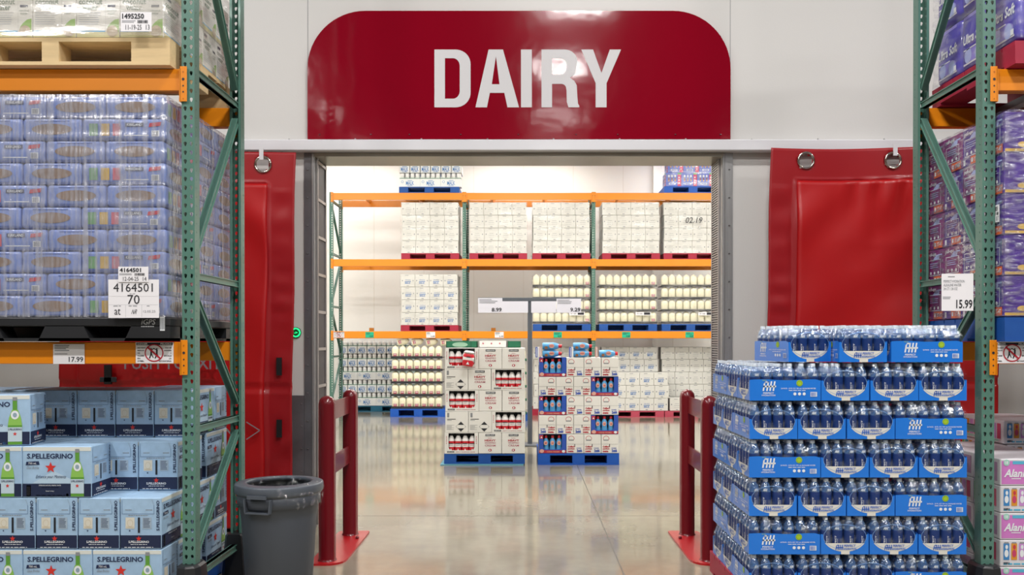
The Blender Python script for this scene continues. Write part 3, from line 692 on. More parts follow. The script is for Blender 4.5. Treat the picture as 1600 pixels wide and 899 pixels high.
for k in range(10):
    z = bz + (9 - k) * .1258; L9 = lay(k, 10); g = 'blue film wrapped packs on the left rack'
    D0 = 'blue pack'
    jx = .006 * math.sin(k * 2.3)
    if k % 2 == 1 or k == 0 and False:
        place(BC, (XE - .238 + jx, 5.03 + .168, z), 0, '%s, %s layer, right front, showing three colour squares' % (D0, L9), 'pack', g)
        for i in range(2): place(BC, (XE - .476 - .17 - i * .338 + jx, 5.03 + .238, z), -q, '%s in the %s layer, %s from the right, with an oval window' % (D0, L9, ORD[i + 1]), 'pack', g)
        for i in range(2): place(BC, (XE - .168 + jx, 5.03 + .34 + .238 + (i * .48 if i == 0 else .24 + .17), z) if i == 0 else (XE - .238 + jx, 5.03 + .82 + .085, z), -q if i == 0 else 0, '%s in the %s layer, right side, %s' % (D0, L9, ('middle', 'at the back')[i]), 'pack', g) if i == 0 else None
    else:
        for i in range(2): place(BC, (XE - .168 - i * .338 + jx, 5.03 + .238, z), -q, '%s in the %s layer, %s, with an oval window' % (D0, L9, ('rightmost', 'second from the right')[i]), 'pack', g)
        place(BC, (XE - .676 - .24 + jx, 5.03 + .168, z), 0, '%s, %s layer, third from right, three colour squares' % (D0, L9), 'pack', g)
        place(BC, (XE - .238 + jx, 5.03 + .48 + .168, z), 0, '%s in the %s layer, right side, behind the front pack' % (D0, L9), 'pack', g)
    yb = 5.03 + (.82 + .12 if k % 2 else .82 + .17)
    if not k % 2: place(BC, (XE - .238 + jx, 5.03 + .48 + .34 + .169, z), 0, '%s in the %s layer, back right corner' % (D0, L9), 'pack', g)
    else: place(BC, (XE - .238 + jx, 5.03 + .34 + .48 + .169, z), 0, '%s in the %s layer, back right corner' % (D0, L9), 'pack', g)
def wrap(x0, x1, y0, y1, z0, z1, mt, label, name='stretch_film', bul=.012, top=True, ns=16):
    """stretch film pulled round a load: rings of rounded rectangle, waisted between the layers"""
    a = MB(); V = []; n = 0; rows = ns
    cx, cy = (x0 + x1) / 2, (y0 + y1) / 2; hx, hy = (x1 - x0) / 2, (y1 - y0) / 2; r = .035
    for i in range(rows + 1):
        z = z0 + (z1 - z0) * i / rows; ring = []
        o = bul * (.4 + .6 * math.sin(i * 2.1 + x0 * 7)) ** 2
        for sx, sy, a0 in ((1, -1, -90), (1, 1, 0), (-1, 1, 90), (-1, -1, 180)):
            for k in range(4):
                an = math.radians(a0 + 30 * k); ring.append((cx + sx * (hx + o - r) + (r) * math.cos(an), cy + sy * (hy + o - r) + r * math.sin(an), z))
        n = len(ring); V += ring
    a.add([(x - cx, y - cy, z - z0) for x, y, z in V], [(i * n + k, i * n + (k + 1) % n, (i + 1) * n + (k + 1) % n, (i + 1) * n + k) for i in range(rows) for k in range(n)], mt, True)
    if top: a.add([(x - cx, y - cy, z - z0) for x, y, z in V[-n:]], [tuple(range(n))], mt)
    o = a.obj(name, None, (cx, cy, z0)); tag(o, label, 'plastic wrap'); return o
FILM_V = film('film_streaky', .08, .62, (14, 14, .3), 3.5, 'dfe1ee', .12, .36, .64, .6, .5)
wrap(XE - 1.17, XE + .012, 5.015, 6.2, bz + .0, bz + 1.262, FILM_V, 'clear stretch film wound round the stack of blue packs on the left rack', ns=40)
# black plastic pallet
a = MB(); pw, pd = 1.2, 1.1
a.box(-pw / 2, pw / 2, 0, pd, .085, .135, BLKPL, .006)
a.box(-pw / 2, pw / 2, 0, pd, 0, .018, BLKPL)
for x in (-pw / 2 + .11, 0, pw / 2 - .11):
    for y0 in (0, .46, .95):
        v = [(x - .15, y0, 0), (x + .15, y0, 0), (x + .11, y0, .085), (x - .11, y0, .085)]
        v = [(max(-pw / 2, min(pw / 2, p[0])), p[1], p[2]) for p in v]
        V = v + [(p[0], p[1] + .15, p[2]) for p in v]
        a.add(V, [(0, 1, 2, 3), (5, 4, 7, 6), (1, 5, 6, 2), (4, 0, 3, 7), (3, 2, 6, 7)], BLKPL)
fx = Face(a, (-pw / 2, 0, 0), (1, 0, 0), (0, 0, 1), pw, .135)
fx.text('iGPS', .865, .70, .93, .93, mat('dim_white_print', 'a8aaac', .5), 3, .01, .2); fx.words(.865, .6, .925, .64, mat('dim_white_print'), 3)
fx.barcode(.955, .5, .975, .98, GREYT, 3, WT_)
plp = spec('plastic_pallet', a.mesh('plastic_pallet'))
place(plp, (XE - .6 + .03, 5.02, 1.578), 0, 'black plastic pallet under the blue packs on the left rack', 'pallet')
# paper sheets stuck on the wrap
def sheet1(f):
    f.text('4164501', .10, .68, .88, .90, INK, 2); f.text('70', .38, .36, .62, .60, INK, 2); f.words(.1, .3, .25, .32, GREYT, 1, 2); f.words(.4, .3, .6, .32, GREYT, 1, 2); f.words(.76, .3, .84, .32, GREYT, 1, 1); f.words(.42, .62, .55, .635, GREYT, 1, 2)
    f.text('at', .12, .08, .24, .24, INK, 2); f.text('NR', .45, .10, .55, .22, INK, 2, 0, .4); f.text('12.05.25', .69, .14, .93, .20, GREYT, 2)
    f.rect(.01, .56, .99, .563, GREYT, 1); f.rect(.01, .34, .99, .343, GREYT, 1); f.rect(.34, .02, .343, .34, GREYT, 1); f.rect(.66, .02, .663, .34, GREYT, 1)
def sheet2(t1, t2, t3):
    def g(f):
        f.text(t1, .05, .64, .76, .92, INK, 2, .03); f.lines(.04, .42, .5, .56, 2, GREYT, 1, .2); f.barcode(.55, .42, .9, .58, INK, 2); f.text(t2, .16, .08, .68, .34, INK, 2); f.text(t3, .82, .08, .94, .34, INK, 2)
    return g
card('pallet_sheet', 169.5, 437, 248.5, 497, 4.985, sheet1, 'white paper sheet reading 4164501 and 70 stuck on the blue packs', 'paper label')
card('pallet_sheet', 185, 417, 232, 441, 4.980, sheet2('4164501', '12-04-25', '14'), 'small white sticker reading 4164501 above the larger sheet', 'paper label')
card('pallet_sheet', 190, 20, 238, 50, 4.95, sheet2('1495250', '11-19-25', '13'), 'white sticker reading 1495250 on the film round the coconut water', 'paper label')

# ================================================================== left rack, top: coconut water
CW = mat('coconut_carton', 'dedcd6', .55); CGR = mat('coconut_green', '8fb560', .5); CTX = mat('coconut_text', '6f8272', .5); BEI = mat('beige_strip', 'cfc797', .5); SKY = mat('sky_strip', '79b0d6', .5)
def coco():
    L_, D_, Hh = .247, .36, .27
    a = MB(); a.box(-L_ / 2, L_ / 2, -D_ / 2, D_ / 2, 0, Hh, CW, .004)
    for f, k in zip(faces(a, L_, D_, Hh), (1, 2, 1, 2)):
        f.rect(.01, .01, .99, .12, BEI); f.rect(.01, .12, .66, .15, SKY, 1)
        f.rect(.1, .86, .3, .92, NAVY, 2); f.text('coconut', .06, .70, .6, .80, CTX, 2, .02); f.text('water', .14, .58, .50, .68, CTX, 2, .02); f.lines(.06, .25, .6, .53, 6, mat('pale_print', 'b9bcc2', .6), 1, .25, .3)
        f.rect(.67, .12, .673, .99, GREYT, 1); f.rect(.72, .64, .90, .69, NAVY, 2); f.text('coconut', .70, .55, .93, .59, CTX, 2); f.text('water', .72, .49, .89, .53, CTX, 2)
        f.poly([(.7, .12), (.98, .12), (.98, .40), (.88, .38), (.78, .30), (.72, .22)], CGR, 2); f.ell(.83, .14, .13, .12, mat('coconut_brown', 'b9a892', .6), 3)
    return spec('coconut_water_carton', a.mesh('coconut_water_carton'))
CC = coco(); cz0 = H(60, 5.03)
for k in range(2):
    for i in range(5):
        place(CC, (-2.045 - .124 - i * .2485, 5.03 + .18, cz0 + k * .272), 0, 'white coconut water carton, %s layer, %s' % ('bottom' if k == 0 else 'second', 'rightmost' if i == 0 else ORD[i] + ' from the right'), 'carton', 'coconut water cartons on the top left rack level')
    for i in range(3):
        place(CC, (-2.045 - .18, 5.03 + .36 + .126 + i * .2485, cz0 + k * .272), q, 'white coconut water carton on the right side, %s layer, %s behind the front row' % ('bottom' if k == 0 else 'second', ORD[i]), 'carton', 'coconut water cartons on the top left rack level')
wrap(-2.045 - 1.28, -2.022, 5.015, 6.14, cz0 + .001, cz0 + .6, film('film_crinkled', .12, .6, (1.2, 1.2, 5), 5, 'ebe6da', .15, .4, .75, .8, .6), 'clear crinkled film round the coconut water cartons', ns=14, bul=.02)
# wooden pallet
kids = []
a = MB()
for k in range(7): a.box(-.61, .61, .16 * k, .16 * k + .14, .132, .155, WOOD)
kids.append(kid(spec('top_deck', a.mesh('top_deck'))))
bx = [(-.62 + .0, .11), (.0, .055), (.5, .11)]
for x, hw in ((-.5, .11), (-.07, .048), (.5, .11)):
    for y in (.0, .47, .96):
        a = MB(); a.box(-hw, hw, 0, .14, .02, .132, WOOD); kids.append(kid(spec('block', a.mesh('block')), (x, y, 0)))
for y in (0, .47, .96):
    a = MB(); a.box(-.61, .61, 0, .14, 0, .02, WOOD); kids.append(kid(spec('bottom_board', a.mesh('bottom_board')), (0, y, 0)))
place(spec('wooden_pallet', None, kids), (-2.62, 5.03, 3.15), 0, 'bare wooden pallet under the coconut water on the top left beam', 'pallet')
# ================================================================== water bottle cases, right foreground
WB = mat('case_blue', '1c78dc', .35, coat=.4, var=.06, scale=6, bump=.12); LBL = mat('label_navy', '0d3070', .35, coat=.3); LIME = mat('lime', 'a3c42c', .5)
CAPM = mat('bottle_cap', 'd3dde8', .3, coat=.3); BAND = mat('band_white', 'dedbd2', .45, coat=.3); LOGOB = mat('logo_blue', '2a62c0', .5)
BODY = film('bottle_plastic', .45, .8, (1, 1, 1), 40, '5b85c0', .06, .35, .65, .35, .7)
CLEAR = film('case_film', .02, .5, (1, 1, 1), 14, 'b5cdf0', .06, .52, .74, 1.0, .2)
def water_bottle():
    a = MB()
    a.lathe([(.026, .0), (.031, .006), (.0315, .05), (.0305, .055), (.0315, .06), (.0315, .13), (.031, .145), (.027, .163), (.018, .183), (.0135, .19), (.0135, .196)], BODY, 12)
    b = MB(); b.lathe([(.0322, .018), (.0322, .132)], LBL, 12, cap=False)
    for an in (-90, 0, 90, 180):
        r = Vector((-math.sin(math.radians(an)), math.cos(math.radians(an)), 0)); o = Vector((math.cos(math.radians(an)), math.sin(math.radians(an)), 0)) * .0336
        f = Face(b, o - r * .016 + Vector((0, 0, .018)), r, (0, 0, 1), .032, .114, .0003)
        f.text('PERFECT', .2, .05, .45, .75, WT_, 1, .02, vert=True); f.text('HYDRATION', .58, .05, .72, .6, WT_, 1, 0, vert=True)
        f = Face(b, o * .97 - r * .011 + Vector((0, 0, .137)), r, (0, 0, 1), .022, .016, .0003); f.text('AH', 0, 0, 1, 1, WT_, 1, .04, .15)
    c = MB(); c.lathe([(.0145, .190), (.0145, .205), (.0135, .208)], CAPM, 10)
    return spec('bottle', a.mesh('bottle'), [kid(spec('label', b.mesh('label'))), kid(spec('cap', c.mesh('cap')))])
BOT = water_bottle()
CL, CWd, CH = .402, .268, .212
def logo(f, x0, y0, x1, y1, mt, L=3):
    """slanted joined letters with a bar running through"""
    P = lambda u, v: (x0 + (x1 - x0) * (u + .12 * v), y0 + (y1 - y0) * v)
    for q4 in ([(0, 0), (.12, 0), (.12, .8), (0, .8)], [(0.06, .85), (.36, .85), (.42, 1), (.1, 1)], [(.28, 0), (.4, 0), (.4, 1), (.28, 1)], [(.52, 0), (.64, 0), (.64, 1), (.52, 1)], [(0, .38), (1.0, .38), (1.0, .55), (0, .55)], [(.78, 0), (.9, 0), (.9, 1), (.78, 1)], [(.0, .72), (.12, .8), (.2, 1), (.08, .92)]):
        f.poly([P(*p) for p in q4], mt, L)
def case_shell():
    s = MB(); w_, d_ = CL + .004, CWd + .004; bz_ = .128
    fr_, ri, ba, le = faces(s, w_, d_, CH, .0006)
    for f in (fr_, ba):
        n = 14
        for k in range(n):
            x0, x1 = k / n, (k + 1) / n; z = lambda x: (.56 + .012 * math.sin(9 * x) + .03 * max(0, (x - .93) / .07) * -1)
            s.quad([f.P(x0, 0, 0), f.P(x1, 0, 0), f.P(x1, z(x1), .5), f.P(x0, z(x0), .5)], WB, True)
        logo(f, .18, .26, .36, .52, WT_); f.text('PERFECT', .19, .18, .34, .225, WT_, 3, .02); f.text('HYDRATION', .17, .12, .36, .165, WT_, 3, .01); f.text('9.5+', .18, .53, .24, .56, LIME, 3, .02)
        f.ell(.70, .47, .045, .085, LIME, 3); f.ring(.70, .47, .035, .066, .002, mat('lime_dark', '6d9a20', .5), 4); f.text('24 PACK - 20 FL OZ / 591 mL ALKALINE WATER', .44, .31, .93, .345, WT_, 3, .01); f.words(.55, .265, .8, .28, WT_, 3, 5)
        for k in range(3): f.ell(.635 + k * .065, .18, .022, .042, WT_, 3, 12)
        f.barcode(.86, .12, .94, .22, LOGOB, 4, WT_)
    for f in (ri, le):
        n = 24; cx, cy, rx, ry = .5, .47, .455, .40
        def zb(x):
            t = (x - cx) / rx
            return .54 if abs(t) >= 1 else min(.54, cy - ry * math.sqrt(1 - t * t))
        xs = [k / n for k in range(n + 1)]
        for x0, x1 in zip(xs, xs[1:]): s.quad([f.P(x0, 0, 0), f.P(x1, 0, 0), f.P(x1, zb(x1), .5), f.P(x0, zb(x0), .5)], WB, True)
        top = .30
        for x0, x1 in zip(xs, xs[1:]):
            if zb(x0) < top or zb(x1) < top: s.quad([f.P(x0, min(zb(x0), top), 1), f.P(x1, min(zb(x1), top), 1), f.P(x1, top, 1), f.P(x0, top, 1)], BAND)
        f.rect(.42, 0, .60, .08, BAND, 2)
        logo(f, .30, .12, .46, .26, LOGOB, 4); f.text('PERFECT', .48, .20, .72, .265, LOGOB, 4, .02, .15); f.text('HYDRATION', .46, .12, .74, .175, LOGOB, 4, .02, .15)
        f.ring(cx, cy - .0, rx, ry - .06, .002, mat('film_edge_glint', '8aaede', .2, coat=.5), 3)  # ring painted as the highlight along the edge of the film
    s.box(-w_ / 2, w_ / 2, -d_ / 2, d_ / 2, 0, .002, WB)
    sleeve = s.mesh('printed_wrap')
    a = MB(); N1 = 9
    def ringp(ins, z): return [(-w_ / 2 + ins, -d_ / 2 + ins, z), (w_ / 2 - ins, -d_ / 2 + ins, z), (w_ / 2 - ins, d_ / 2 - ins, z), (-w_ / 2 + ins, d_ / 2 - ins, z)]
    rs = [ringp(.001, .02), ringp(.001, .15), ringp(.012, .178), ringp(.022, .2), ringp(.026, .2105)]
    V = [p for r_ in rs for p in r_]
    a.add(V, [(i * 4 + k, i * 4 + (k + 1) % 4, (i + 1) * 4 + (k + 1) % 4, (i + 1) * 4 + k) for i in range(4) for k in range(4)], CLEAR, False)
    a.add(V[-4:], [(0, 1, 2, 3)], CLEAR)
    return spec('printed_wrap', sleeve), spec('clear_film', a.mesh('clear_film'))
SLV, CFM = case_shell()
kids = [kid(SLV), kid(CFM)]
for i in range(6):
    for k in range(4): kids.append(kid(BOT, (-CL / 2 + .0335 + i * .067, -CWd / 2 + .0335 + k * .067, .0025), random.choice((0, .3, -.35, 1.4, .15, -1.2))))
WCASE = spec('water_case', None, kids)
WX0, WY0, WB0 = 1.285, 5.03, .142
WP = .2195
def wc(cx, cy, L, turn, label):
    jx = random.uniform(-.0015, .0015); jy = random.uniform(-.0015, .0015)
    place(WCASE, (WX0 + cx + jx, WY0 + cy + jy, WB0 + (6 - L) * WP), turn + random.uniform(-.004, .004), label, 'water case', 'blue bottled water cases stacked on the right')
TL, TS = 'long printed side', 'open end with white band'
for L in range(7):
    ln = ('%s layer' % lay(L, 7)); B0 = 'bottled water case, %s, '
    lg, sh = CL + .009, CWd + .010; PWd = lg + 3 * sh
    if L == 0:
        place(WCASE, (1.611, 5.306, WB0 + 6 * WP), math.radians(90 + 12.9), B0 % ln + 'turned case at the left, both sides showing', 'water case', 'blue bottled water cases stacked on the right')
        wc(.651, .203, L, q, B0 % ln + 'second from the left'); wc(lg + sh * .5 + .20 + .19, .203, L, q, B0 % ln + 'narrow gap case behind, third from the left') if 0 else None
        wc(PWd - lg / 2 - .028, .134, L, 0, B0 % ln + 'right end, long side to the front'); wc(.36 + .2 + sh * .98, .203, L, q, B0 % ln + 'third from the left') if 0 else None
        wc(PWd - lg / 2 - .03, .134 + sh, L, 0, B0 % ln + 'right end, behind the front case')
    elif L % 2:
        wc(lg / 2, sh / 2, L, 0, B0 % ln + 'front left corner, long side to the front')
        wc(lg / 2, sh * 1.5, L, 0, B0 % ln + 'left side, second from the front')
        for k in range(3): wc(lg + sh * (k + .5), lg / 2, L, q, B0 % ln + 'front row, %s' % ('left of the three open ends', 'middle of the three open ends', 'right end')[k])
        wc(sh / 2, sh * 2 + lg / 2, L, q, B0 % ln + 'back left corner, long side to the left')
        if L == 1: wc(sh * 1.5, sh * 2 + lg / 2, L, q, B0 % ln + 'back row, second from the left')
    else:
        for k in range(3): wc(sh * (k + .5), lg / 2, L, q, B0 % ln + 'front row, %s' % ('front left corner', 'second from the left', 'third from the left')[k])
        wc(PWd - lg / 2, sh / 2, L, 0, B0 % ln + 'front right corner, long side to the front')
        wc(lg / 2, lg + sh / 2, L, 0, B0 % ln + 'left side, second from the front'); wc(lg / 2, lg + sh * 1.5, L, 0, B0 % ln + 'back left corner')
place(pallet_spec(1.22, 1.05, .140, REDPAL), (WX0 + .605, WY0 - .02, 0), 0, 'dark red pallet under the bottled water stack', 'pallet')

# ================================================================== right rack: purple packs, training pants boxes, energy drink boxes
PUR = mat('purple_pack', '4a3fae', .4, coat=.5, var=.12, scale=3); PUR2 = mat('purple_light', '8f86d8', .4); VIO = mat('violet_box', '4b2a8c', .45, coat=.2, var=.1, scale=3); MAG = mat('magenta_box', '7d2470', .45, coat=.2, var=.1, scale=3)
OR2 = mat('orange_print', 'e4682c', .5); LAV = mat('lavender_print', 'a9b6e4', .5); GOLD = mat('gold_print', 'd8b25a', .5)
def boxspec(name, L_, D_, Hh, base, draw, r=.004, seg=1, eps=.0009):
    a = MB(); a.box(-L_ / 2, L_ / 2, -D_ / 2, D_ / 2, .001, Hh - .001, base, r, seg)
    for k, f in enumerate(faces(a, L_, D_, Hh, eps)): draw(f, k)
    return spec(name, a.mesh(name))
def pull(f, k):
    if k % 2 == 0:
        f.rect(.66, .82, .9, .86, LAV, 1); f.text('pull-ups', .1, .80, .55, .93, WT_, 3, .03, .1); f.poly([(.35, .7), (.72, .7), (.76, .8), (.6, .86), (.45, .78)], LAV, 2)
        f.frame(.12, .26, .82, .72, .004, WT_, 2); f.lines(.2, .45, .74, .62, 3, LAV, 3, .3, .35)
        for j in range(3): f.ell(.25 + j * .22, .34, .05, .045, WT_, 3, 10)
        f.rect(.42, .03, .93, .24, OR2, 2); f.text('3T-4T', .62, .08, .9, .19, WT_, 4, .02); f.rect(.47, .08, .56, .19, WT_, 4); f.rect(.06, .05, .16, .2, WT_, 2)
    else:
        f.ell(.35, .55, .3, .3, mat('purple_mid', '55349c', .45), 1); f.text('pull-ups', .3, .4, .9, .65, WT_, 3, .03, .1); f.ell(.7, .3, .2, .14, GOLD, 2); f.ell(.25, .2, .08, .07, GOLD, 2); f.rect(0.01, .03, .99, .1, GOLD, 1)
HP1 = boxspec('training_pants_box', .238, .44, .2325, VIO, pull); HP2 = boxspec('training_pants_box', .238, .44, .2325, MAG, pull)
# long side = depth .44 along X, printed panel (front) faces left (-X)
XP = 2.735; pz = H(495, 5.03)
for k in range(5):
    for i in range(4):
        sp = HP1 if i == 0 or ((i + k) % 3 != 2 and i != 3) else HP2
        place(sp, (XP + .22, 5.03 + .119 + i * .2395, pz + (4 - k) * .2335), -q, '%s training pants box, %s layer, %s' % ('violet' if sp is HP1 else 'magenta', lay(k, 5), ('at the front corner', 'second from the front', 'third from the front', 'at the back')[i]), 'box', 'training pants boxes on the right rack')
    place(HP1, (XP + .445 + .22, 5.03 + .119, pz + (4 - k) * .2335), -q, 'violet training pants box, %s layer, right of the corner box' % lay(k, 5), 'box', 'training pants boxes on the right rack')
wrap(XP - .005, XP + 1.1, 5.015, 6.02, pz + .001, pz + 1.175, film('film_purple', .05, .75, (2, 2, 7), 7, 'cfc6ee', .12, .42, .72, .8, .22), 'clear stretch film round the training pants boxes', ns=30, bul=.003)
place(pallet_spec(1.15, 1.02, .139, BLUEP), (XP + .577, 5.02, 1.576), 0, 'blue pallet under the training pants boxes', 'pallet')
o = card('pallet_sheet', 1546, 321, 1562, 348, 5.1, sheet2('5301', '11', '7'), 'small white sticker beside the right upright on the training pants boxes', 'paper label', rz=-q); o.location = (XP - .010, 5.125, H(348, 5.1))
# bath tissue packs
def tissue():
    a = MB(); L_, D_, Hh = .33, .36, .37
    a.box(-L_ / 2, L_ / 2, -D_ / 2, D_ / 2, 0, Hh, PUR, .045, 4)
    for k, f in enumerate(faces(a, L_, D_, Hh, .0012)):
        f.rect(.13, .88, .87, .93, PUR2, 1); f.ell(.5, .25, .34, .12, PUR2, 1); f.ell(.3, .25, .13, .13, LAV, 2); f.ell(.68, .22, .13, .12, LAV, 2)
        f.text('Ultra Soft', .12, .45, .88, .62, WT_, 3, .03, .15); f.rect(.14, .35, .6, .37, WT_, 2); f.rect(.76, .13, .86, .22, WT_, 3); f.rect(.13, .1, .87, .13, mat('pack_base_white', 'd8d5de', .5), 1)
    return spec('tissue_pack', a.mesh('tissue_pack'))
TP = tissue(); tz = 3.285
for k in range(3):
    for i in range(3):
        place(TP, (2.80 + .18, 5.0 + .17 + i * .335, tz + k * .375), -q, 'purple wrapped tissue pack, %s layer, %s along the left side' % (('bottom', 'second', 'third')[k], ORD[i]), 'tissue pack', 'purple tissue packs on the top right rack level')
    for j in range(2): place(TP, (2.80 + .365 + .18 + j * .365, 5.0 + .17, tz + k * .375), -q, 'purple wrapped tissue pack, %s layer, %s right of the corner pack' % (('bottom', 'second', 'third')[k], ORD[j]), 'tissue pack', 'purple tissue packs on the top right rack level')
wrap(2.785, 3.93, 4.98, 6.03, tz + .001, tz + 1.13, film('film_tissue', .05, .45, (1.5, 1.5, 5), 5, 'e4e0ee', .12, .45, .8, .8, .5), 'clear stretch film round the purple tissue packs', ns=24, bul=.015)
place(pallet_spec(1.2, 1.02, .13, REDPAL), (2.78 + .6, 5.0, 3.15), 0, 'dark red pallet under the purple tissue packs', 'pallet')
# energy drink boxes
DW = mat('drink_box_white', 'dcd9de', .5); PK = mat('pink_panel', 'cf7cc6', .5, var=.1, scale=6); AQ = mat('aqua_panel', '5ab4d6', .5); MINT = mat('mint_print', '9fd4c4', .5)
def drink(f, k, typ):
    if k % 2 == 0:
        if typ == 0:
            f.rect(.02, .06, .72, .92, PK, 1); f.rect(.72, .06, .98, .92, AQ, 1); f.rect(.18, .80, .98, .92, AQ, 2); f.text('Alani', .05, .32, .34, .62, WT_, 3, .03, .25); f.rect(.16, .25, .3, .28, WT_, 3); f.ell(.09, .86, .045, .12, MINT, 3); f.text('18', .065, .80, .11, .92, WT_, 4, .03)
        else:
            for j, (c1, c2) in enumerate(((mat('can_blue', '3f86c4', .4), WT_), (mat('can_orange', 'dc9434', .4), mat('can_pink', 'c8446c', .4)), (mat('can_lilac', 'c88fd0', .4), WT_), (mat('can_teal', '46a8ac', .4), WT_))):
                x = .05 + j * .113; f.rect(x, .26, x + .085, .88, c1, 2); f.rect(x + .01, .86, x + .075, .92, GREYT, 2); f.ell(x + .042, .5, .03, .14, c2, 3); f.ell(x + .045, .74, .02, .08, mat('can_red', 'c83a4a', .4) if j == 1 else c2, 3)
            f.words(.05, .08, .4, .14, AQ, 2, 4); f.barcode(.05, .1, .14, .18, INK, 3)
    else:
        if typ == 0:
            f.rect(.1, .15, .9, .85, mat('side_pink', 'b58cae', .5), 1); f.lines(.2, .25, .8, .75, 6, GREYT, 2, .3, .4)
        else:
            for j, c in enumerate(('can_teal', 'can_orange', 'can_lilac', 'can_pink')): f.rect(.15 + j * .19, .2, .30 + j * .19, .85, _M[c], 2)
            f.ell(.5, .12, .3, .05, MINT, 2)
            f.rect(.02, .2, .12, .9, mat('leaf_print', '79b26a', .5), 2)
DB0 = boxspec('drink_box', .40, .30, .157, DW, lambda f, k: drink(f, k, 0)); DB1 = boxspec('drink_box', .40, .30, .157, DW, lambda f, k: drink(f, k, 1))
XD = 2.782
for k in range(5):
    z = .892 - .158 * (k + 1)
    sp = DB0 if k % 2 == 0 else DB1
    for i in range(3): place(sp, (XD + .2, 5.15 + .15 + i * .303, z), 0, 'white drink box with %s, %s, %s' % ('pink panels' if sp is DB0 else 'printed cans', lay(k, 5) + ' layer of front stack', ('front corner', 'middle of the side', 'back')[i]), 'box', 'drink can boxes under the right rack')
    place(sp, (XD + .2 + .404, 5.30, z), 0, 'white drink box, %s, right of the corner box' % (lay(k, 5) + ' layer of front stack'), 'box', 'drink can boxes under the right rack')
for i in range(2): place(DB1, (3.19 + .2, 5.86 + .15 + i * .303, .893), 0, 'white drink box standing on top of the stack, %s' % ('nearer one', 'farther one')[i], 'box', 'drink can boxes under the right rack')
for i in range(2): place(DB1, (XD + .2 + .43, 5.86 + .15 + i * .303, .892 - .158), 0, 'white drink box under the set back top box, %s' % ('nearer one', 'farther one')[i], 'box', 'drink can boxes under the right rack')
place(pallet_spec(1.2, 1.0, .100, BLUEP), (XD + .6, 5.15, 0), 0, 'blue pallet under the drink can boxes', 'pallet')

# ================================================================== bollards
def bollards(sx, xc, label):
    t = empty('bollard_pair', (xc, 6.3, 0)); tag(t, label, 'bollard')
    a = MB(); x0, x1, y0, y1, r = -.115, .135, -.11, .98, .06
    pts = []
    for cx, cy, a0 in ((x1 - .12, y0 + .16, -90), (x1 - .03, y1 - .03, 0), (x0 + r, y1 - r, 90), (x0 + r, y0 + r, 180)):
        rr_ = {-90: .12, 0: .03, 90: r, 180: r}[a0]
        for k in range(7): an = math.radians(a0 + 15 * k); pts.append((sx * (cx + rr_ * math.cos(an)), cy + (rr_ if a0 != -90 else .16) * math.sin(an)))
    if sx < 0: pts = pts[::-1]
    n = len(pts); a.quad([(x, y, .014) for x, y in pts], REDB); a.add([(x, y, 0) for x, y in pts] + [(x, y, .014) for x, y in pts], [(k, (k + 1) % n, n + (k + 1) % n, n + k) for k in range(n)], REDB)
    a.obj('base_plate', t)
    for y in (0, .84):
        a = MB(); R = .0605
        a.lathe([(R + .008, .014), (R + .002, .024), (R, .03), (R, 1.125), (R * .97, 1.14), (R * .85, 1.162), (R * .6, 1.178), (R * .3, 1.187), (.003, 1.19)], REDP, 28); a.obj('post', t, (0, y, 0))
    for z0, z1 in ((1.0, 1.135), (.60, .74)):
        a = MB(); a.box(-.006, .006, .05, .79, z0, z1, REDP); a.obj('cross_bar', t)
    for x, y in ((.085 * sx, .68), (-.08 * sx, .3)):
        a = MB(); a.lathe([(.014, .014), (.014, .03), (.008, .034)], REDP, 6); a.obj('anchor_bolt', t, (x, y, 0))
bollards(1, X(511, 6.3), 'pair of dark red steel bollards on a bright red plate left of the doorway')
bollards(-1, X(1108, 6.3), 'pair of dark red steel bollards on a bright red plate right of the doorway')

# ================================================================== waste bin
CAN = mat('bin_grey', '464b54', .5, bump=.05); CANL = mat('bin_grey_lid', '50565f', .42)
t = empty('waste_bin', (X(436, 5.42), 5.42, 0)); t.scale = (.945, .945, 1.01); tag(t, 'round grey plastic waste bin with clear liner in front of the left doorway edge', 'waste bin')
a = MB(); hb = .725
a.lathe([(.195, 0), (.205, .01), (.238, .50), (.25, .575), (.262, .58), (.265, .655), (.258, .655), (.236, .56), (.19, .03)], CAN, 48, cap=False)
a.lathe([(.205, 0), (.0, .001)], CAN, 48, cap=False); a.obj('body', t)
a = MB(); a.lathe([(.262, .640), (.277, .655), (.280, .660), (.280, .700), (.277, .706), (.270, .708), (.212, .713), (.204, .710), (.202, .69), (.262, .69)], CANL, 48, cap=False); a.obj('rim', t)
hm = MB()
for sg, an in ((1, -104),):
    A = math.radians(an); c = Vector((math.cos(A), math.sin(A), 0)); tt = Vector((-math.sin(A), math.cos(A), 0))
    P_ = lambda u, z, rr_: c * rr_ + tt * u + Vector((0, 0, z))
    for (u0, z0), (u1, z1) in (((-.09, .64), (-.082, .56)), ((-.082, .56), (.082, .56)), ((.082, .56), (.09, .64))):
        hm.bar(P_(u0, z0, .262), P_(u1, z1, .262), .008, .03, CANL, tuple(c))
    hm.bar(P_(-.06, .655, .284), P_(.07, .655, .284), .02, .012, CANL, tuple(c))
hm.obj('handle', t)
LIN = film('bin_liner', .02, .55, (4, 4, 4), 8, 'c8c8cc', .08, .52, .72, 1, .2)
a = MB(); V = []; n = 64
prof = [(.15, .52), (.185, .60), (.198, .712), (.262, .716), (.285, .706), (.290, .68)]
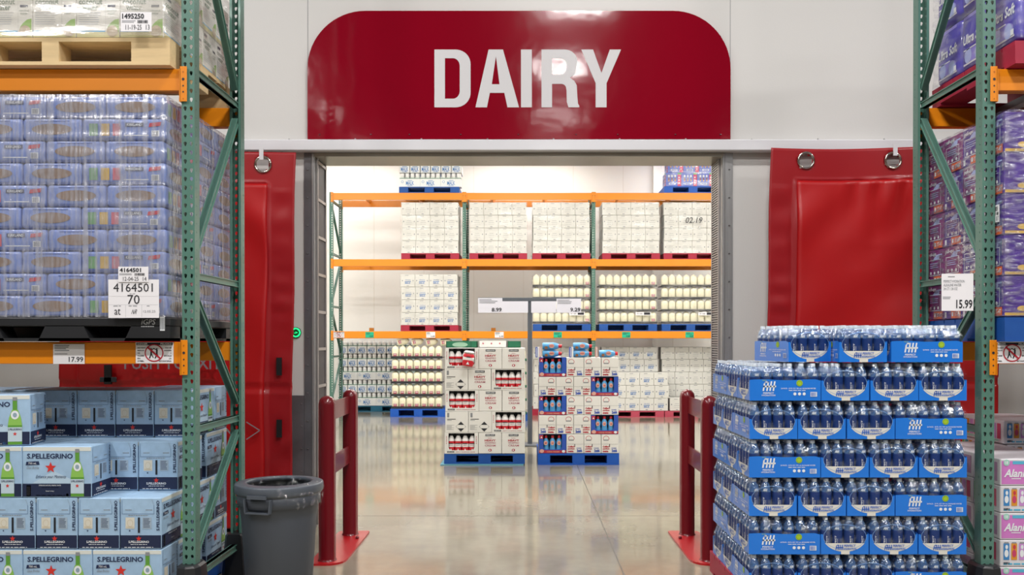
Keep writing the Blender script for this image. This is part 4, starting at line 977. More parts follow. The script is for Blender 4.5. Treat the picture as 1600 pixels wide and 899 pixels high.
for i, (r, z) in enumerate(prof):
    for k in range(n):
        an = 2 * math.pi * k / n; drop = 0
        if i >= 4:
            dd = math.cos(an - math.radians(-30)); amt = max(0, dd - .6) * 2.5
            drop = amt * (.035 + .03 * abs(math.sin(5 * an))) * (i - 3) + (-.0 if amt > .05 else 0)
            if amt < .05: r_ = .2; z_ = .716
            else: r_, z_ = r + .004 * math.sin(13 * an), z - drop
        else: r_, z_ = r + .004 * math.sin(17 * an) * (i > 0), z
        if i == 3 and max(0, math.cos(an - math.radians(-30)) - .6) < .02: r_, z_ = .2, .7165
        V.append((r_ * math.cos(an), r_ * math.sin(an), z_))
a.add(V, [(i * n + k, i * n + (k + 1) % n, (i + 1) * n + (k + 1) % n, (i + 1) * n + k) for i in range(len(prof) - 1) for k in range(n)], LIN, True)
V = []
for i in range(6):
    for k in range(n): an = 2 * math.pi * k / n; r = (.17 - .022 * i) + .012 * math.sin(9 * an + i) ; V.append((r * math.cos(an), r * math.sin(an), .50 - .08 * i + .02 * math.sin(7 * an)))
a.add(V, [(i * n + k, i * n + (k + 1) % n, (i + 1) * n + (k + 1) % n, (i + 1) * n + k) for i in range(5) for k in range(n)], LIN, True)
a.obj('liner', t)

# ================================================================== cold room, display pallets
MY = 11.24
CRM = mat('cream_carton', 'e6e5e1', .6, var=.03); REDT = mat('cream_red_print', 'b0566a', .5); RB = mat('bottle_red_band', 'd01f30', .35, coat=.3); BWH = mat('bottle_white', 'e8e6e6', .35, coat=.3)
CH_ = .268
def cream(f, k):
    if k in (0, 2):
        f.rect(.3, .83, .72, .93, DARK, 1); f.text('KIRKLAND', .33, .855, .69, .91, WT_, 2, .02); f.text('REAL', .42, .72, .6, .76, REDT, 1)
        f.text('HEAVY', .27, .58, .75, .68, RED, 1, .03); f.text('WHIPPED', .27, .47, .75, .55, REDT, 1); f.text('CREAM', .28, .34, .74, .43, REDT, 1, .01); f.ell(.5, .17, .07, .065, RED, 1, 14); f.text('1', .47, .13, .52, .21, WT_, 2, .02)
    else:
        f.rect(.08, .72, .17, .93, GREYT, 1); f.rect(.08, .6, .4, .63, DARK, 1); f.rect(.08, .55, .28, .57, GREYT, 1); f.lines(.06, .1, .4, .4, 6, GREYT, 1, .4, .3)
def hazard(f, k):
    if k == 0:
        f.rect(.08, .72, .17, .93, GREYT, 1); f.rect(.08, .62, .45, .65, DARK, 1); f.rect(.08, .56, .28, .58, GREYT, 1); f.lines(.06, .1, .4, .36, 6, GREYT, 1, .4, .3)
        f.poly([(.68, .52), (.9, .28), (.68, .04), (.46, .28)], DARK, 1); f.poly([(.54, .36), (.82, .36), (.885, .28), (.82, .20), (.54, .20), (.475, .28)], CRM, 2)
    else: cream(f, k)
CB = boxspec('cream_carton', .292, .34, CH_, CRM, cream, eps=.002); CBH = boxspec('cream_carton', .292, .34, CH_, CRM, hazard, eps=.002)
def window_carton(name, W_, D_, Hh, shell, wx0, wx1, wz0, wz1, bottle, slots, draw):
    """carton with a cut out front, bottles standing inside"""
    a = MB(); hw = W_ / 2; y0 = -D_ / 2; t_ = .006
    X0, X1, Z0, Z1 = -hw + W_ * wx0, -hw + W_ * wx1, Hh * wz0, Hh * wz1
    a.box(-hw, X0, y0, y0 + t_, 0, Hh, shell); a.box(X1, hw, y0, y0 + t_, 0, Hh, shell); a.box(X0, X1, y0, y0 + t_, 0, Z0, shell)
    if Z1 < Hh - .004: a.box(X0, X1, y0, y0 + t_, Z1, Hh, shell)
    c = .02
    for sx, xx in ((1, X0), (-1, X1)): a.quad([(xx, y0, Z0), (xx + sx * c * 2, y0, Z0), (xx + sx * c * .6, y0, Z0 + c * .6), (xx, y0, Z0 + c * 2)][::sx], shell)
    a.box(-hw, -hw + t_, y0 + t_, -y0, 0, Hh, shell); a.box(hw - t_, hw, y0 + t_, -y0, 0, Hh, shell); a.box(-hw + t_, hw - t_, -y0 - t_, -y0, 0, Hh, shell)
    a.box(-hw + t_, hw - t_, y0 + t_, -y0 - t_, 0, .006, shell); a.box(-hw + t_, hw - t_, y0 + .12, -y0 - t_, .006, Hh - .002, BLACK)  # black block stands in for the shade behind the bottles
    a.box(-hw, hw, y0 + .02, -y0, Hh - .004, Hh, shell)
    fs = faces(a, W_, D_, Hh, .0015); draw(fs)
    return spec(name, a.mesh(name), [kid(bottle, p) for p in slots])
def cream_bottle():
    a = MB(); a.lathe([(.042, 0), (.046, .012), (.046, .075)], RB, 12, sq=.25); a.lathe([(.0462, .075), (.0462, .115)], BWH, 12, cap=False, sq=.25); a.lathe([(.0464, .115), (.0464, .15)], RB, 12, cap=False, sq=.25)
    a.lathe([(.046, .15), (.045, .165), (.034, .19), (.02, .215), (.018, .222)], BWH, 12, sq=.1)
    f = Face(a, (-.04, -.0475, .0), (1, 0, 0), (0, 0, 1), .08, .2, .001); f.rect(.1, .58, .9, .63, DARK, 1); f.text('HEAVY', .2, .46, .8, .52, REDT, 1); f.poly([(.3, .08), (.7, .08), (.5, .3)], WT_, 1)
    c = MB(); c.lathe([(.024, .218), (.024, .244), (.021, .247)], BLACK, 12)
    return spec('bottle', a.mesh('bottle'), [kid(spec('cap', c.mesh('cap')))])
CBOT = cream_bottle()
def cdraw(fs):
    f = fs[0]; f.rect(.07, .05, .28, .12, DARK, 1); f.text('KIRKLAND', .09, .065, .26, .105, WT_, 2); f.text('HEAVY WHIPPING CREAM', .33, .06, .90, .10, REDT, 1, .02); f.text('4 PACK', .035, .45, .065, .85, REDT, 1, .02, vert=True); f.text('4 PACK', .93, .45, .96, .85, REDT, 1, .02, vert=True)
    cream(fs[1], 1); cream(fs[3], 1)
CWIN = window_carton('cream_carton', .425, .34, CH_, CRM, .11, .89, .16, .97, CBOT, [(-.135 + i * .09, -.115, .008) for i in range(4)], cdraw)
MX0 = X(695, MY); row_spec = [['w', 'c', 'c'], ['h', 'c', 'w'], ['w', 'c', 'c'], ['h', 'h', 'w'], ['w', 'c', 'c']]
mz0 = .143; g = 'heavy cream cartons on the left display pallet'
for k, row in enumerate(row_spec):
    x = MX0 + random.uniform(0, .012); z = mz0 + (4 - k) * .270
    for i, r in enumerate(row):
        sp, w_ = {'w': (CWIN, .425), 'c': (CB, .292), 'h': (CBH, .292)}[r]
        nm = {'w': 'window carton with red and white bottles', 'c': 'white carton with red heavy cream print', 'h': 'white carton with black hazard diamond'}[r]
        place(sp, (x + w_ / 2, MY + .172, z), random.uniform(-.01, .01), '%s, %s row, %s' % (nm, lay(k, 5), ('left', 'middle', 'right')[i]), 'carton', g); x += w_ + .004
    for j in range(2): place(CB, (MX0 + .85, MY + .172 + .345 * (j + 1), z), 0, 'white cream carton behind the right front corner, %s row, %s back' % (lay(k, 5), ('one', 'two')[j]), 'carton', g)
    place(CB, (MX0 + .16, MY + .172 + .345, z), 0, 'white cream carton behind the left front corner, %s row' % lay(k, 5), 'carton', g)
place(pallet_spec(1.03, 1.1, .125, BLUEP), (MX0 + .505, MY, .014), 0, 'dark blue pallet under the cream cartons', 'pallet')
a = MB(); a.box(-.56, .5, -.05, 1.0, 0, .012, mat('slip_sheet', '5d9aae', .6)); tag(a.obj('slip_sheet', None, (MX0 + .505, MY, 0)), 'pale blue slip board under the left display pallet', 'board')
# one loose bottle bundle lying out of the top window
a = MB(); a.box(-.07, .07, -.03, .03, 0, .16, RB, .02, 3); a.box(-.071, .071, -.031, .031, .07, .12, BWH, .01, 2); a.box(-.065, .065, -.03, .03, .155, .2, BWH, .03, 3)
f = Face(a, (-.07, -.031, 0), (1, 0, 0), (0, 0, 1), .14, .2, .0015); f.rect(.3, .56, .7, .62, DARK, 1); f.poly([(.35, .12), (.65, .12), (.5, .3)], WT_, 1)
o = a.obj('cream_bottle_pack', None, (MX0 + .29, MY - .04, mz0 + 4 * .27 + .035)); o.rotation_euler = (0, math.radians(8), 0); tag(o, 'red and white cream twin pack leaning out of the top left carton', 'bottle pack')
# green and white open trays on top
GRN = mat('tray_green', '1f6b4c', .5)
def tray(name, W_, D_, Hh, m1, m2=None, draw=None):
    a = MB(); t_ = .006
    a.box(-W_ / 2, W_ / 2, -D_ / 2, D_ / 2, 0, .006, m1)
    a.box(-W_ / 2, W_ / 2, -D_ / 2, -D_ / 2 + t_, 0, Hh, m1); a.box(-W_ / 2, W_ / 2, D_ / 2 - t_, D_ / 2, 0, Hh, m1); a.box(-W_ / 2, -W_ / 2 + t_, -D_ / 2, D_ / 2, 0, Hh, m1); a.box(W_ / 2 - t_, W_ / 2, -D_ / 2, D_ / 2, 0, Hh, m1)
    if draw: draw(faces(a, W_, D_, Hh, .002))
    return spec(name, a.mesh(name))
t1 = tray('open_tray', .40, .30, .085, GRN, draw=lambda fs: (fs[0].ell(.45, .45, .25, .38, mat('pale_green_print', '8fb59c', .5), 1), fs[0].rect(.8, 0, .81, 1, INK, 1)))
t2 = tray('open_tray', .36, .30, .09, CRM, draw=lambda fs: [fs[0].ell(.15 + .3 * i, .6, .03, .12, mat('print_pink'), 1) for i in range(3)])
tz_ = mz0 + 5 * .27
place(t1, (X(722, MY + .3), MY + .35, tz_), 0, 'dark green empty cardboard tray on top of the cream cartons, left', 'tray', 'empty trays on the cream cartons')
place(t2, (X(770.5, MY + .3), MY + .33, tz_), 0, 'white printed cardboard tray on top of the cream cartons, middle', 'tray', 'empty trays on the cream cartons')
place(tray('open_tray', .17, .30, .085, GRN), (X(803.5, MY + .3), MY + .33, tz_), math.radians(0), 'small dark green tray on top of the cream cartons, right', 'tray', 'empty trays on the cream cartons')

# creamer pallet
BLU = mat('creamer_blue', '2a52b4', .5); BRD = mat('creamer_red', 'b52f3c', .45); BSK = mat('creamer_bottle_blue', '4d9ed8', .3, coat=.4, var=.2, scale=20); SKN = mat('creamer_peach', 'd9a79a', .5); BRN = mat('cookie_brown', '8a5a36', .5)
RCAP = mat('red_cap', 'cc1f2c', .35)
def creamer_bottle():
    a = MB(); a.lathe([(.036, 0), (.039, .01), (.041, .05), (.035, .09), (.040, .13), (.034, .155), (.018, .18), (.016, .186)], BSK, 14)
    f = Face(a, (-.04, -.0425, 0), (1, 0, 0), (0, 0, 1), .08, .17, .001); f.ell(.45, .72, .3, .17, SKN, 1, 16); f.ell(.5, .14, .32, .1, BRN, 1, 12); f.text('mate', .3, .66, .62, .78, BRD, 2, .02, .2)
    c = MB(); c.lathe([(.019, .184), (.019, .212), (.016, .215)], RCAP, 12)
    return spec('bottle', a.mesh('bottle'), [kid(spec('cap', c.mesh('cap')))])
NBOT = creamer_bottle()
NH, NWc = .242, .217
def nwhite(flip):
    def d(f, k):
        if k % 2 == 0:
            f.rect(.02, .48, .98, .49, GREYT, 1); f.rect(.46, .34, .5, .49, INK, 2)
            x = .56 if flip else .12
            f.ring(x + .16, .78, .18, .14, .006, mat('print_pink_red', 'c0404e', .5), 1, 16); f.rect(x, .66, x + .3, .72, GREYT, 2); f.rect(x, .52, x + .34, .66, CRM, 2)
            xa, xb = (.56, .08) if flip else (.1, .58)
            for j, (t_, w_) in enumerate((("Coffee's", .34), ('perfect', .32), ('mate', .26))): f.text(t_, xa - .02, .30 - j * .12, xa + w_ + .05, .40 - j * .12, BRD, 2, .06)
            f.text('CREAMER', xb, .24, xb + .3, .30, BLU, 2, .02); f.text('2x66', xb + .02, .06, xb + .34, .22, BLU, 2, .06)
        else: f.rect(.1, .3, .5, .6, BLU, 1); f.rect(.6, .1, .9, .3, GREYT, 1)
    return d
NW0 = boxspec('creamer_carton', NWc, .30, NH, CRM, nwhite(False), eps=.0008); NW1 = boxspec('creamer_carton', NWc, .30, NH, CRM, nwhite(True), eps=.0008)
def ndraw(fs):
    f = fs[0]; f.rect(0.0, .01, 1, .16, BRD, 1); f.ell(.10, .12, .08, .10, SKN, 2, 14); f.ell(.9, .10, .06, .07, WT_, 2, 14); f.text('COFFEE CREAMER', .28, .05, .76, .11, SKN, 2, .02); f.rect(.02, .76, .15, .96, BRD, 1); f.poly([(.05, .8), (.12, .8), (.085, .9)], WT_, 2)
    for f in (fs[1], fs[3]): f.rect(.0, .0, 1, 1, CRM, 1); f.rect(.1, .3, .5, .6, BLU, 2)
NWIN = window_carton('creamer_carton', .345, .30, NH, BLU, .15, .84, .2, .99, NBOT, [(-.085, -.1, .008), (0, -.1, .008), (.085, -.1, .008)], ndraw)
NX0 = X(842, MY); nz0 = .148; g = 'coffee creamer cartons on the right display pallet'
for k in range(5):
    z = nz0 + (4 - k) * .2445; x = NX0 + (.003 if k % 2 == 0 else .0)
    row = ['w', 'c', 'c', 'c'] if k % 2 == 0 else ['c', 'c', 'c', 'w']
    for i, r in enumerate(row):
        sp, w_ = (NWIN, .345) if r == 'w' else ((NW0 if k % 2 == 0 else NW1), NWc)
        place(sp, (x + w_ / 2, MY + .152, z), random.uniform(-.005, .005), '%s, %s row, %s' % ('blue window carton of creamer bottles' if r == 'w' else 'white creamer carton with red script', lay(k, 5), ('leftmost', 'second from the left', 'third from the left', 'rightmost')[i]), 'carton', g); x += w_ + .005
    for j in range(2): place(NW0, (NX0 + .155, MY + .152 + .27 + j * .225, z), q, 'white creamer carton, left side, %s row, %s behind the corner' % (lay(k, 5), ORD[j]), 'carton', g)
    place(NW0, (NX0 + .85, MY + .425, z), q, 'white creamer carton behind the right front corner, %s row' % lay(k, 5), 'carton', g)
place(pallet_spec(1.035, 1.05, .145, mat('bright_blue_pallet', '0d55b8', .55, var=.12)), (NX0 + .505, MY - .01, 0), 0, 'bright blue pallet under the creamer cartons', 'pallet')
# bundles lying on top
def bundle():
    a = MB(); a.lathe([(.034, -.09), (.04, -.08), (.041, .03), (.03, .065), (.018, .08)], BSK, 14, flat=.9)
    a.v = [(z, y, x + .04) for x, y, z in a.v]
    f = Face(a, (-.08, -.0395, .0), (1, 0, 0), (0, 0, 1), .14, .08, .001); f.ell(.62, .55, .2, .3, SKN, 1, 12); f.ell(.2, .3, .12, .2, BRN, 1, 10); f.text('mate', .45, .45, .75, .65, BRD, 2, .02)
    c = MB(); c.lathe([(.019, .08), (.019, .108)], RCAP, 10); c.v = [(z, y, x + .04) for x, y, z in c.v]
    return spec('creamer_bottle', a.mesh('creamer_bottle'), [kid(spec('cap', c.mesh('cap')))])
BND = bundle()
nn = 0
for gx, gn in ((846 + 15, 'left'), (909, 'middle'), (950, 'right')):
    for j in range(3):
        for m_ in range(1 if gn == 'right' else 2):
            place(BND, (X(gx, MY) + .01 * j, MY + .06 + j * .115, nz0 + 5 * .2445 + m_ * .096), random.uniform(-.05, .05), 'lying blue creamer bottle with red cap, %s group, %s, %s' % (gn, ('front', 'middle', 'back')[j], ('lower', 'upper')[m_]), 'bottle', 'creamer bottles lying on top of the creamer cartons').scale = (1.2, 1.2, 1.15)
# cardboard sleeves standing left of the bundles
for i in range(6):
    gx = (836, 839, 842, 889, 892, 930)[i]
    a = MB(); a.box(-.012, .012, -.07, .07, 0, .13, (BLU, PAPER, SKN)[i % 3], .003); a.box(-.004, .004, -.071, -.069, .01, .12, WT_)
    tag(a.obj('cardboard_sleeve', None, (X(gx, MY) + .02, MY + .08, nz0 + 5 * .2445)), 'thin %s upright sleeve on the creamer cartons, %s' % (('blue', 'white', 'peach')[i % 3], ('leftmost', 'second from left', 'third from left', 'fourth from left', 'fifth from left', 'rightmost')[i]), 'sleeve', 'upright sleeves on the creamer cartons')

# price sign stand between the display pallets
GS = mat('stand_grey', '5f646c', .4, metal=.3)
t = empty('sign_stand', (X(828, 13.4), 13.4, 0)); tag(t, 'grey metal sign stand with price cards between the display pallets', 'sign stand')
a = MB(); a.box(-.035, .035, -.02, .02, 0, H(468, 13.4), GS, .004); a.obj('pole', t)
a = MB(); a.box(-.25, .25, -.2, .2, 0, .02, GS, .004); a.obj('base', t)
a = MB(); a.box(X(747, 13.4) - X(828, 13.4), X(909, 13.4) - X(828, 13.4), -.03, 0, H(471, 13.4), H(465.5, 13.4), GS, .003); a.obj('cross_bar', t)
def c13(x0, x1, y0, draw, nm, lab):
    W_ = (x1 - x0) / F * 13.35; H2 = (489 - y0) / F * 13.35
    a = MB(); a.box(0, W_, 0, .004, 0, H2, mat('card_pale', 'd9d8e2', .5)); fx = Face(a, (0, 0, 0), (1, 0, 0), (0, 0, 1), W_, H2, .003); draw(fx)
    o = a.obj(nm, t, (X(x0, 13.35) - t.location.x, -.045, H(489, 13.35))); o['label'] = lab
c13(747, 785, 466, lambda f: (f.lines(.05, .6, .8, .92, 3, GREYT, 1, .4, .4), f.text('8.99', .56, .08, .97, .34, INK, 2, .02)), 'price_card', 'card reading 8.99')
c13(785, 825, 471, lambda f: None, 'blank_card', 'pale empty card')
c13(830, 869, 471, lambda f: None, 'blank_card', 'pale empty card')
c13(869.5, 908, 467, lambda f: (f.lines(.05, .6, .8, .92, 3, GREYT, 1, .4, .4), f.text('9.29', .56, .08, .97, .36, INK, 2, .02)), 'price_card', 'card reading 9.29')

# ================================================================== far rack loads
JUG = mat('milk_jug', 'f1ecd0', .4, coat=.2); JL = mat('jug_label', 'b23e50', .5); TRB = mat('jug_tray_dark', '33353a', .5)
def jug():
    a = MB(); a.lathe([(.066, 0), (.074, .01), (.0745, .15), (.070, .182), (.055, .208), (.03, .23), (.018, .238)], JUG, 16, sq=.4)
    f = Face(a, (-.045, -.0735, 0), (1, 0, 0), (0, 0, 1), .09, .15, .002); f.rect(.12, .16, .88, .54, JL, 1); f.rect(.2, .3, .8, .36, WT_, 2); f.rect(.2, .45, .8, .5, WT_, 2)
    c = MB(); c.lathe([(.02, .236), (.02, .248)], mat('jug_cap', 'efe9d6', .4), 8)
    return spec('milk_jug', a.mesh('milk_jug'), [kid(spec('cap', c.mesh('cap')))])
def jug_plain():
    a = MB(); a.lathe([(.066, 0), (.074, .01), (.0745, .15), (.070, .182), (.055, .208), (.03, .23), (.018, .238)], JUG, 16, sq=.4)
    c = MB(); c.lathe([(.02, .236), (.02, .248)], mat('jug_cap'), 8)
    return spec('milk_jug', a.mesh('milk_jug'), [kid(spec('cap', c.mesh('cap')))])
JG, JP = jug(), jug_plain()
a = MB(); a.box(-.61, .61, 0, .5, 0, .012, TRB); a.box(-.61, .61, 0, .01, -.012, .03, TRB); JTR = spec('jug_tray', a.mesh('jug_tray'))
FILMF = film('film_far', .05, .32, (1, 1, 3), 4, 'f0eee6', .15, .45, .75, .6, .6)
FPAL = pallet_spec(1.20, .93, .125, REDPAL); FPALB = pallet_spec(1.20, .93, .15, BLUEP)
def jug_load(px0, z0, tiers, ncol, name, pitch, lab_all, ly=FY):
    W_ = ncol * .151; x0 = X(px0, ly)
    for k in range(tiers):
        z = z0 + (tiers - 1 - k) * pitch
        place(JTR if ncol == 8 else JTR7, (x0 + W_ / 2, ly + .03, z), 0, 'dark tray under the %s layer of milk jugs, %s' % (lay(k, tiers), name), 'tray', 'trays under the milk jugs, ' + name)
        for i in range(ncol):
            place(JG if (lab_all or i == ncol - 1) else JP, (x0 + .0755 + i * .151, ly + .12, z + .013), random.uniform(-.05, .05), 'milk jug, %s, %s layer, %s' % (name, lay(k, tiers), th(i, ncol)), 'milk jug', 'milk jugs, ' + name).scale = (1, 1, (pitch - .018) / .248)
a = MB(); a.box(-.535, .535, 0, .5, 0, .012, TRB); a.box(-.535, .535, 0, .01, -.012, .035, TRB); JTR7 = spec('jug_tray', a.mesh('jug_tray'))
for px, nm in ((832.5, 'left pallet, lowest rack level'), (936, 'middle pallet, lowest rack level'), (1034, 'right pallet, lowest rack level')):
    jug_load(px, 1.78 + .175, 4, 8, nm, .255, False)
    x0 = X(px, FY); place(FPALB, (x0 + .605, FY, 1.782), 0, 'blue pallet under the wrapped milk jugs, ' + nm, 'pallet', 'blue pallets under milk jugs')
    wrap(x0 - .01, x0 + 1.212, FY + .015, FY + .55, 1.956, 1.78 + .175 + 1.02, FILMF, 'clear film round the milk jugs, ' + nm, ns=14, top=False)
    o = card('pallet_sheet', px + 57, 488, px + 81, 493, FY - .01, lambda f: (f.text('W 1081', .08, .3, .45, .7, INK, 2), f.rect(.55, .2, .95, .9, INK, 1)), 'white tag on the milk jug film, ' + nm, 'paper label', PAPER, 'tags on the milk jug film')
# white carton loads
def wcar(f, k):
    f.rect(.3, .9, .55, .94, GREYT, 1)
    if k % 2 == 0: f.ell(.12, .5, .04, .06, GREYT, 1, 8); f.ell(.88, .5, .04, .06, GREYT, 1, 8); f.rect(.3, .4, .7, .43, mat('faint_print', '9b9da0', .6), 1); f.rect(.35, .55, .65, .58, mat('faint_print'), 1); f.rect(.3, .25, .7, .27, mat('faint_print'), 1); f.rect(.42, .06, .58, .12, GREYT, 1)
    else:
        for j in range(2): f.lines(.1 + j * .45, .2, .42 + j * .45, .8, 5, mat('faint_print'), 1, .3, .4); f.rect(.1 + j * .45, .85, .3 + j * .45, .88, DARK, 1)
def wmilk(f, k):
    wcar(f, k)
    if k % 2 == 0:
        f.rect(.3, .22, .7, .6, CARTON, 1); f.text('WHOLE', .3, .52, .7, .60, PRINT_BLUE, 2, .01); f.rect(.28, .40, .72, .46, PRINT_BLUE, 2); f.text('MILK', .3, .24, .7, .38, PRINT_BLUE, 2, .03)
WC4 = boxspec('white_carton', .291, .40, .262, CARTON, wcar, eps=.0008); WM4 = boxspec('white_carton', .291, .40, .262, CARTON, wmilk, eps=.0008)
def carton_load(px0, z0, sp, nm, layers=4, ncol=4, pal=True, ly=FY, h_=.265, palsp=None, ph=.125, side=0):
    x0 = X(px0, ly)
    for k in range(layers):
        z = z0 + ph + (layers - 1 - k) * h_; sh = .015 * math.sin(k * 2.2)
        if k % 2: # one narrow end at the right
            for i in range(ncol): place(sp, (x0 + .147 + i * .295 + sh, ly + .22, z), random.uniform(-.003, .003), 'white carton case, %s, %s layer, %s' % (nm, lay(k, layers), th(i, ncol)), 'carton', 'white carton cases, ' + nm)
        else:
            place(sp, (x0 + .2 - .055 + sh * .3, ly + .17, z), q, 'white milk carton case with its end outward, %s, %s layer, leftmost' % (nm, lay(k, layers)), 'carton', 'white carton cases, ' + nm) if 0 else None
            for i in range(ncol): place(sp if i else sp, (x0 + .147 + i * .295 - sh, ly + .22, z), random.uniform(-.003, .003), 'white carton case, %s, %s layer, %s' % (nm, lay(k, layers), th(i, ncol)), 'carton', 'white carton cases, ' + nm)
        for e in ((ncol - 1,) if px0 < 800 else (0,)): place(sp, (x0 + .147 + e * .295, ly + .22 + .405, z), 0, 'white carton case behind the front row, %s, %s layer' % (nm, lay(k, layers)), 'carton', 'white carton cases, ' + nm)
    if pal: place(palsp or FPAL, (x0 + .6, ly, z0), 0, 'red pallet under the white cartons, ' + nm, 'pallet', 'red pallets under white cartons')
for px, nm in ((627, 'leftmost pallet, middle level'), (733.5, 'second pallet, middle level'), (832, 'third pallet, middle level'), (941, 'fourth pallet, middle level'), (1037, 'rightmost pallet, middle level')):
    carton_load(px, 3.277, WC4, nm); x0 = X(px, FY)
    wrap(x0 - .02, x0 + 1.2, FY + .005, FY + .85, 3.277 + .127, 3.277 + .125 + 1.065, FILMF, 'clear stretch film round the white cartons, ' + nm, ns=14, top=True)
carton_load(626, 1.782, WM4, 'wrapped pallet on the lowest rack level'); x0 = X(626, FY)
wrap(x0 - .02, x0 + 1.2, FY + .005, FY + .85, 1.909, 1.782 + .125 + 1.065, FILMF, 'clear stretch film round the white cartons on the lowest rack level', ns=14)
def scr(txt): return lambda f: f.text(txt, .1, .1, .9, .9, INK, 1, 0, .2)
a = MB(); fx = Face(a, (0, 0, 0), (1, 0, 0), (0, 0, 1), 26 / F * FY, 9 / F * FY, .001); fx.text('02.19', 0, 0, 1, 1, INK, 1, 0, .2)
tag(a.obj('handwriting', None, (X(1070, FY), FY - .02, H(349, FY))), 'black handwritten numbers on the film of the rightmost white carton pallet', 'handwriting')
# MALK cases
MW = mat('malk_carton', 'eef1f2', .55); MBL = mat('malk_blue', '4a84c8', .5); MG = mat('malk_green', '3c7a62', .5)
MBOT = MB(); MBOT.lathe([(.044, 0), (.047, .01), (.047, .19), (.042, .215), (.035, .228)], mat('malk_bottle', 'e9eeea', .4), 10)
mcp = MB(); mcp.lathe([(.045, .222), (.045, .270), (.040, .277)], mat('malk_cap', 'f6f6f6', .4), 10)
MBS = spec('bottle', MBOT.mesh('bottle'), [kid(spec('cap', mcp.mesh('cap')))])
def malk(long_):
    W_, D_ = (.425, .212) if long_ else (.212, .425); hh = .17
    a = MB(); t_ = .005
    for b in ((-W_ / 2, W_ / 2, -D_ / 2, -D_ / 2 + t_), (-W_ / 2, W_ / 2, D_ / 2 - t_, D_ / 2), (-W_ / 2, -W_ / 2 + t_, -D_ / 2, D_ / 2), (W_ / 2 - t_, W_ / 2, -D_ / 2, D_ / 2)): a.box(*b, 0, hh, MW); a.box(*b, hh, hh + .014, MG)
    a.box(-W_ / 2, W_ / 2, -D_ / 2, D_ / 2, 0, .005, MW)
    f = faces(a, W_, D_, hh, .003)
    if long_: f[0].text('MALK', .32, .22, .70, .70, MBL, 1, .015); f[0].rect(.38, .12, .64, .16, MBL, 1); f[0].ring(.14, .62, .06, .16, .006, MBL, 1, 12); f[0].rect(.4, .75, .62, .8, MBL, 1)
    else: f[0].text('MALK', .14, .2, .86, .7, MBL, 1, .015); f[0].rect(.25, .1, .75, .15, MBL, 1); f[0].rect(.25, .72, .75, .78, MBL, 1)
    ks = [kid(MBS, (x, y, .006)) for x in ([-.157, -.052, .052, .157] if long_ else [-.052, .052]) for y in ([-.052, .052] if long_ else [-.157, -.052, .052, .157])]
    return spec('bottle_case', a.mesh('bottle_case'), ks)
ML, MS = malk(True), malk(False)
MYY = 19.72; mx0 = X(528, MYY); mzb = .13; mp = .2915 * .98
def malk_row(z, y0, x0, longs, n, nm, lab):
    for i in range(n):
        sp = ML if longs else MS; w_ = .428 if longs else .2155
        place(sp, (x0 + w_ * (i + .5), y0 + (.107 if longs else .214), z), 0, 'open plant milk case, %s, %s, %s' % (nm, lab, th(i, n)), 'bottle case', 'plant milk cases, ' + nm)
for k, lg_ in enumerate((False, False, True, False, True)):
    malk_row(.135 + (4 - k) * .29, 19.72, mx0, lg_, 4 if lg_ else 8, 'floor stack at the far left', lay(k, 5) + ' layer')
place(pallet_spec(1.72, .65, .128, TEAL), (mx0 + .86, 19.70, 0), 0, 'teal pallet under the plant milk cases on the floor', 'pallet')
tx0 = X(624, FY)
malk_row(4.652 + .132, FY + .03, tx0 + .0, True, 3, 'stack on the top rack level', 'bottom layer'); malk_row(4.652 + .132 + .29, FY + .03, tx0, False, 6, 'stack on the top rack level', 'top layer')
place(pallet_spec(1.25, .93, .128, BLUEP), (tx0 + .62, FY, 4.654), 0, 'blue pallet under the plant milk cases on the top rack level', 'pallet')
# floor jugs
jug_load(611, .18, 5, 7, 'floor pallet left of the cream cartons', .262, True)
jx0 = X(611, FY)
place(pallet_spec(1.16, 1.02, .165, mat('bright_blue_pallet')), (jx0 + .56, FY - .0, 0), 0, 'bright blue pallet under the milk jugs on the floor', 'pallet')
for i in range(4):
    o = place(JG, (jx0 + .12 + i * .3, FY + .11, 1.545), 0, 'milk jug lying tilted on the floor stack, %s' % th(i, 4), 'milk jug', 'tilted milk jugs on the floor stack'); o.rotation_euler = (math.radians(-6), math.radians(76 + 3 * i), 0)
jy = 17.4; j2 = X(797, jy)
for k in range(5):
    for i in range(2): place(JG, (j2 + .08 + i * .155, jy + .1, .1475 + k * .262), 0, 'milk jug behind the cream cartons, %s layer, %s' % (lay(4 - k, 5), ('left', 'right')[i]), 'milk jug', 'milk jugs seen right of the cream cartons')
    a = MB(); a.box(-.17, .17, 0, .3, 0, .012, MG); a.box(-.17, .17, 0, .01, 0, .05, GRN); a.obj
    tag(a.obj('jug_tray', None, (j2 + .155, jy + .0, .135 + k * .262)), 'dark green tray behind the cream cartons, %s' % lay(4 - k, 5), 'tray', 'green jug trays behind the cream cartons')
place(pallet_spec(.4, .5, .13, BLUEP), (j2 + .15, jy, 0), 0, 'small pallet behind the cream cartons', 'pallet')
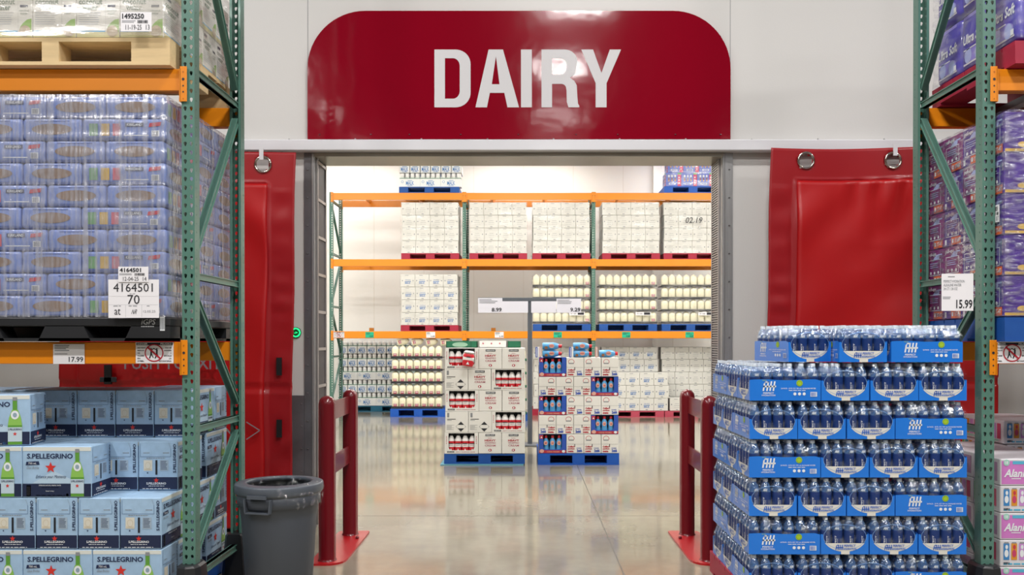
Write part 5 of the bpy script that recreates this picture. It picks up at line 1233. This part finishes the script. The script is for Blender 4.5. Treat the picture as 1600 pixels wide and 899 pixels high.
# top right snack pallet
SNB = mat('snack_blue', '6476cf', .5, var=.08); SNP = mat('snack_pink', 'd8346c', .5)
def snack(f, k):
    f.rect(.76, .02, .98, .86, SNP, 1); f.rect(.76, .86, .98, .98, mat('snack_green', '54a860', .5), 1)
    for j in range(3): f.ell(.85, .25 + j * .2, .05, .06, WT_, 2, 8)
    for j in range(3):
        f.ell(.2 + j * .2, .75, .06, .09, WT_, 1, 10); f.ell(.2 + j * .2, .55, .05, .09, mat('snack_brown', '8c5a50', .5), 1, 10); f.ell(.2 + j * .2, .42, .05, .06, mat('snack_gold', 'd8a860', .5), 1, 8)
    f.rect(.2, .12, .62, .26, WT_, 1); f.rect(.25, .15, .57, .22, SNB, 2)
SN = boxspec('snack_carton', .325, .4, .285, SNB, snack, eps=.003)
sx0 = X(1040, FY)
for k in range(3):
    for i in range(3): place(SN, (sx0 + .165 + i * .328 + (.04 if k % 2 else 0), FY + .22, 4.652 + .14 + k * .287), 0, 'blue and pink snack carton on the top right pallet, %s layer, %s' % (('bottom', 'middle', 'top')[k], ('left', 'middle', 'right')[i]), 'carton', 'blue and pink snack cartons')
wrap(sx0 - .02, sx0 + 1.08, FY + .0, FY + .5, 4.793, 4.652 + .14 + .87, FILMF, 'clear film round the blue and pink snack cartons', ns=10)
place(pallet_spec(1.20, .93, .138, mat('bright_blue_pallet')), (sx0 + .57, FY, 4.654), 0, 'bright blue pallet under the snack cartons on the top right', 'pallet')
# floor cartons at the right
def stack(px0, ly, ncol, layers, sp, nm, z0=.13, h_=.265):
    x0 = X(px0, ly)
    for k in range(layers):
        for i in range(ncol): place(sp, (x0 + .147 + i * .2955 + .02 * (k % 2), ly + .22, z0 + (layers - 1 - k) * h_), random.uniform(-.003, .003), 'white carton case, %s, %s layer, %s' % (nm, lay(k, layers), th(i, ncol)), 'carton', 'white carton cases, ' + nm)
WM5 = WM4
ly2 = 18.75
stack(833, ly2, 4, 5, WC4, 'floor stack behind the creamers')
stack(940, ly2, 4, 5, WM4, 'floor stack beside the creamers'); stack(1033, ly2, 4, 5, WC4, 'rightmost floor stack')
stack(955, ly2 - .47, 4, 3, WM4, 'low front stack beside the creamers')
stack(1047, ly2 - .47, 3, 1, WC4, 'low row before the rightmost stack')
RP = pallet_spec(1.19, 1.35, .125, mat('faded_red_pallet', 'b5455a', .6, var=.2))
place(RP, (X(955, 18.27) + .5, 18.27, 0), 0, 'faded red pallet under the white cartons right of the creamer pallet', 'pallet'); place(RP, (X(1047, 18.27) + .49, 18.27, 0), 0, 'faded red pallet under the rightmost white cartons', 'pallet')
place(pallet_spec(1.22, 1.0, .125, REDPAL), (X(833, ly2) + .58, 18.7, 0), 0, 'red pallet under the white cartons behind the creamer pallet', 'pallet')
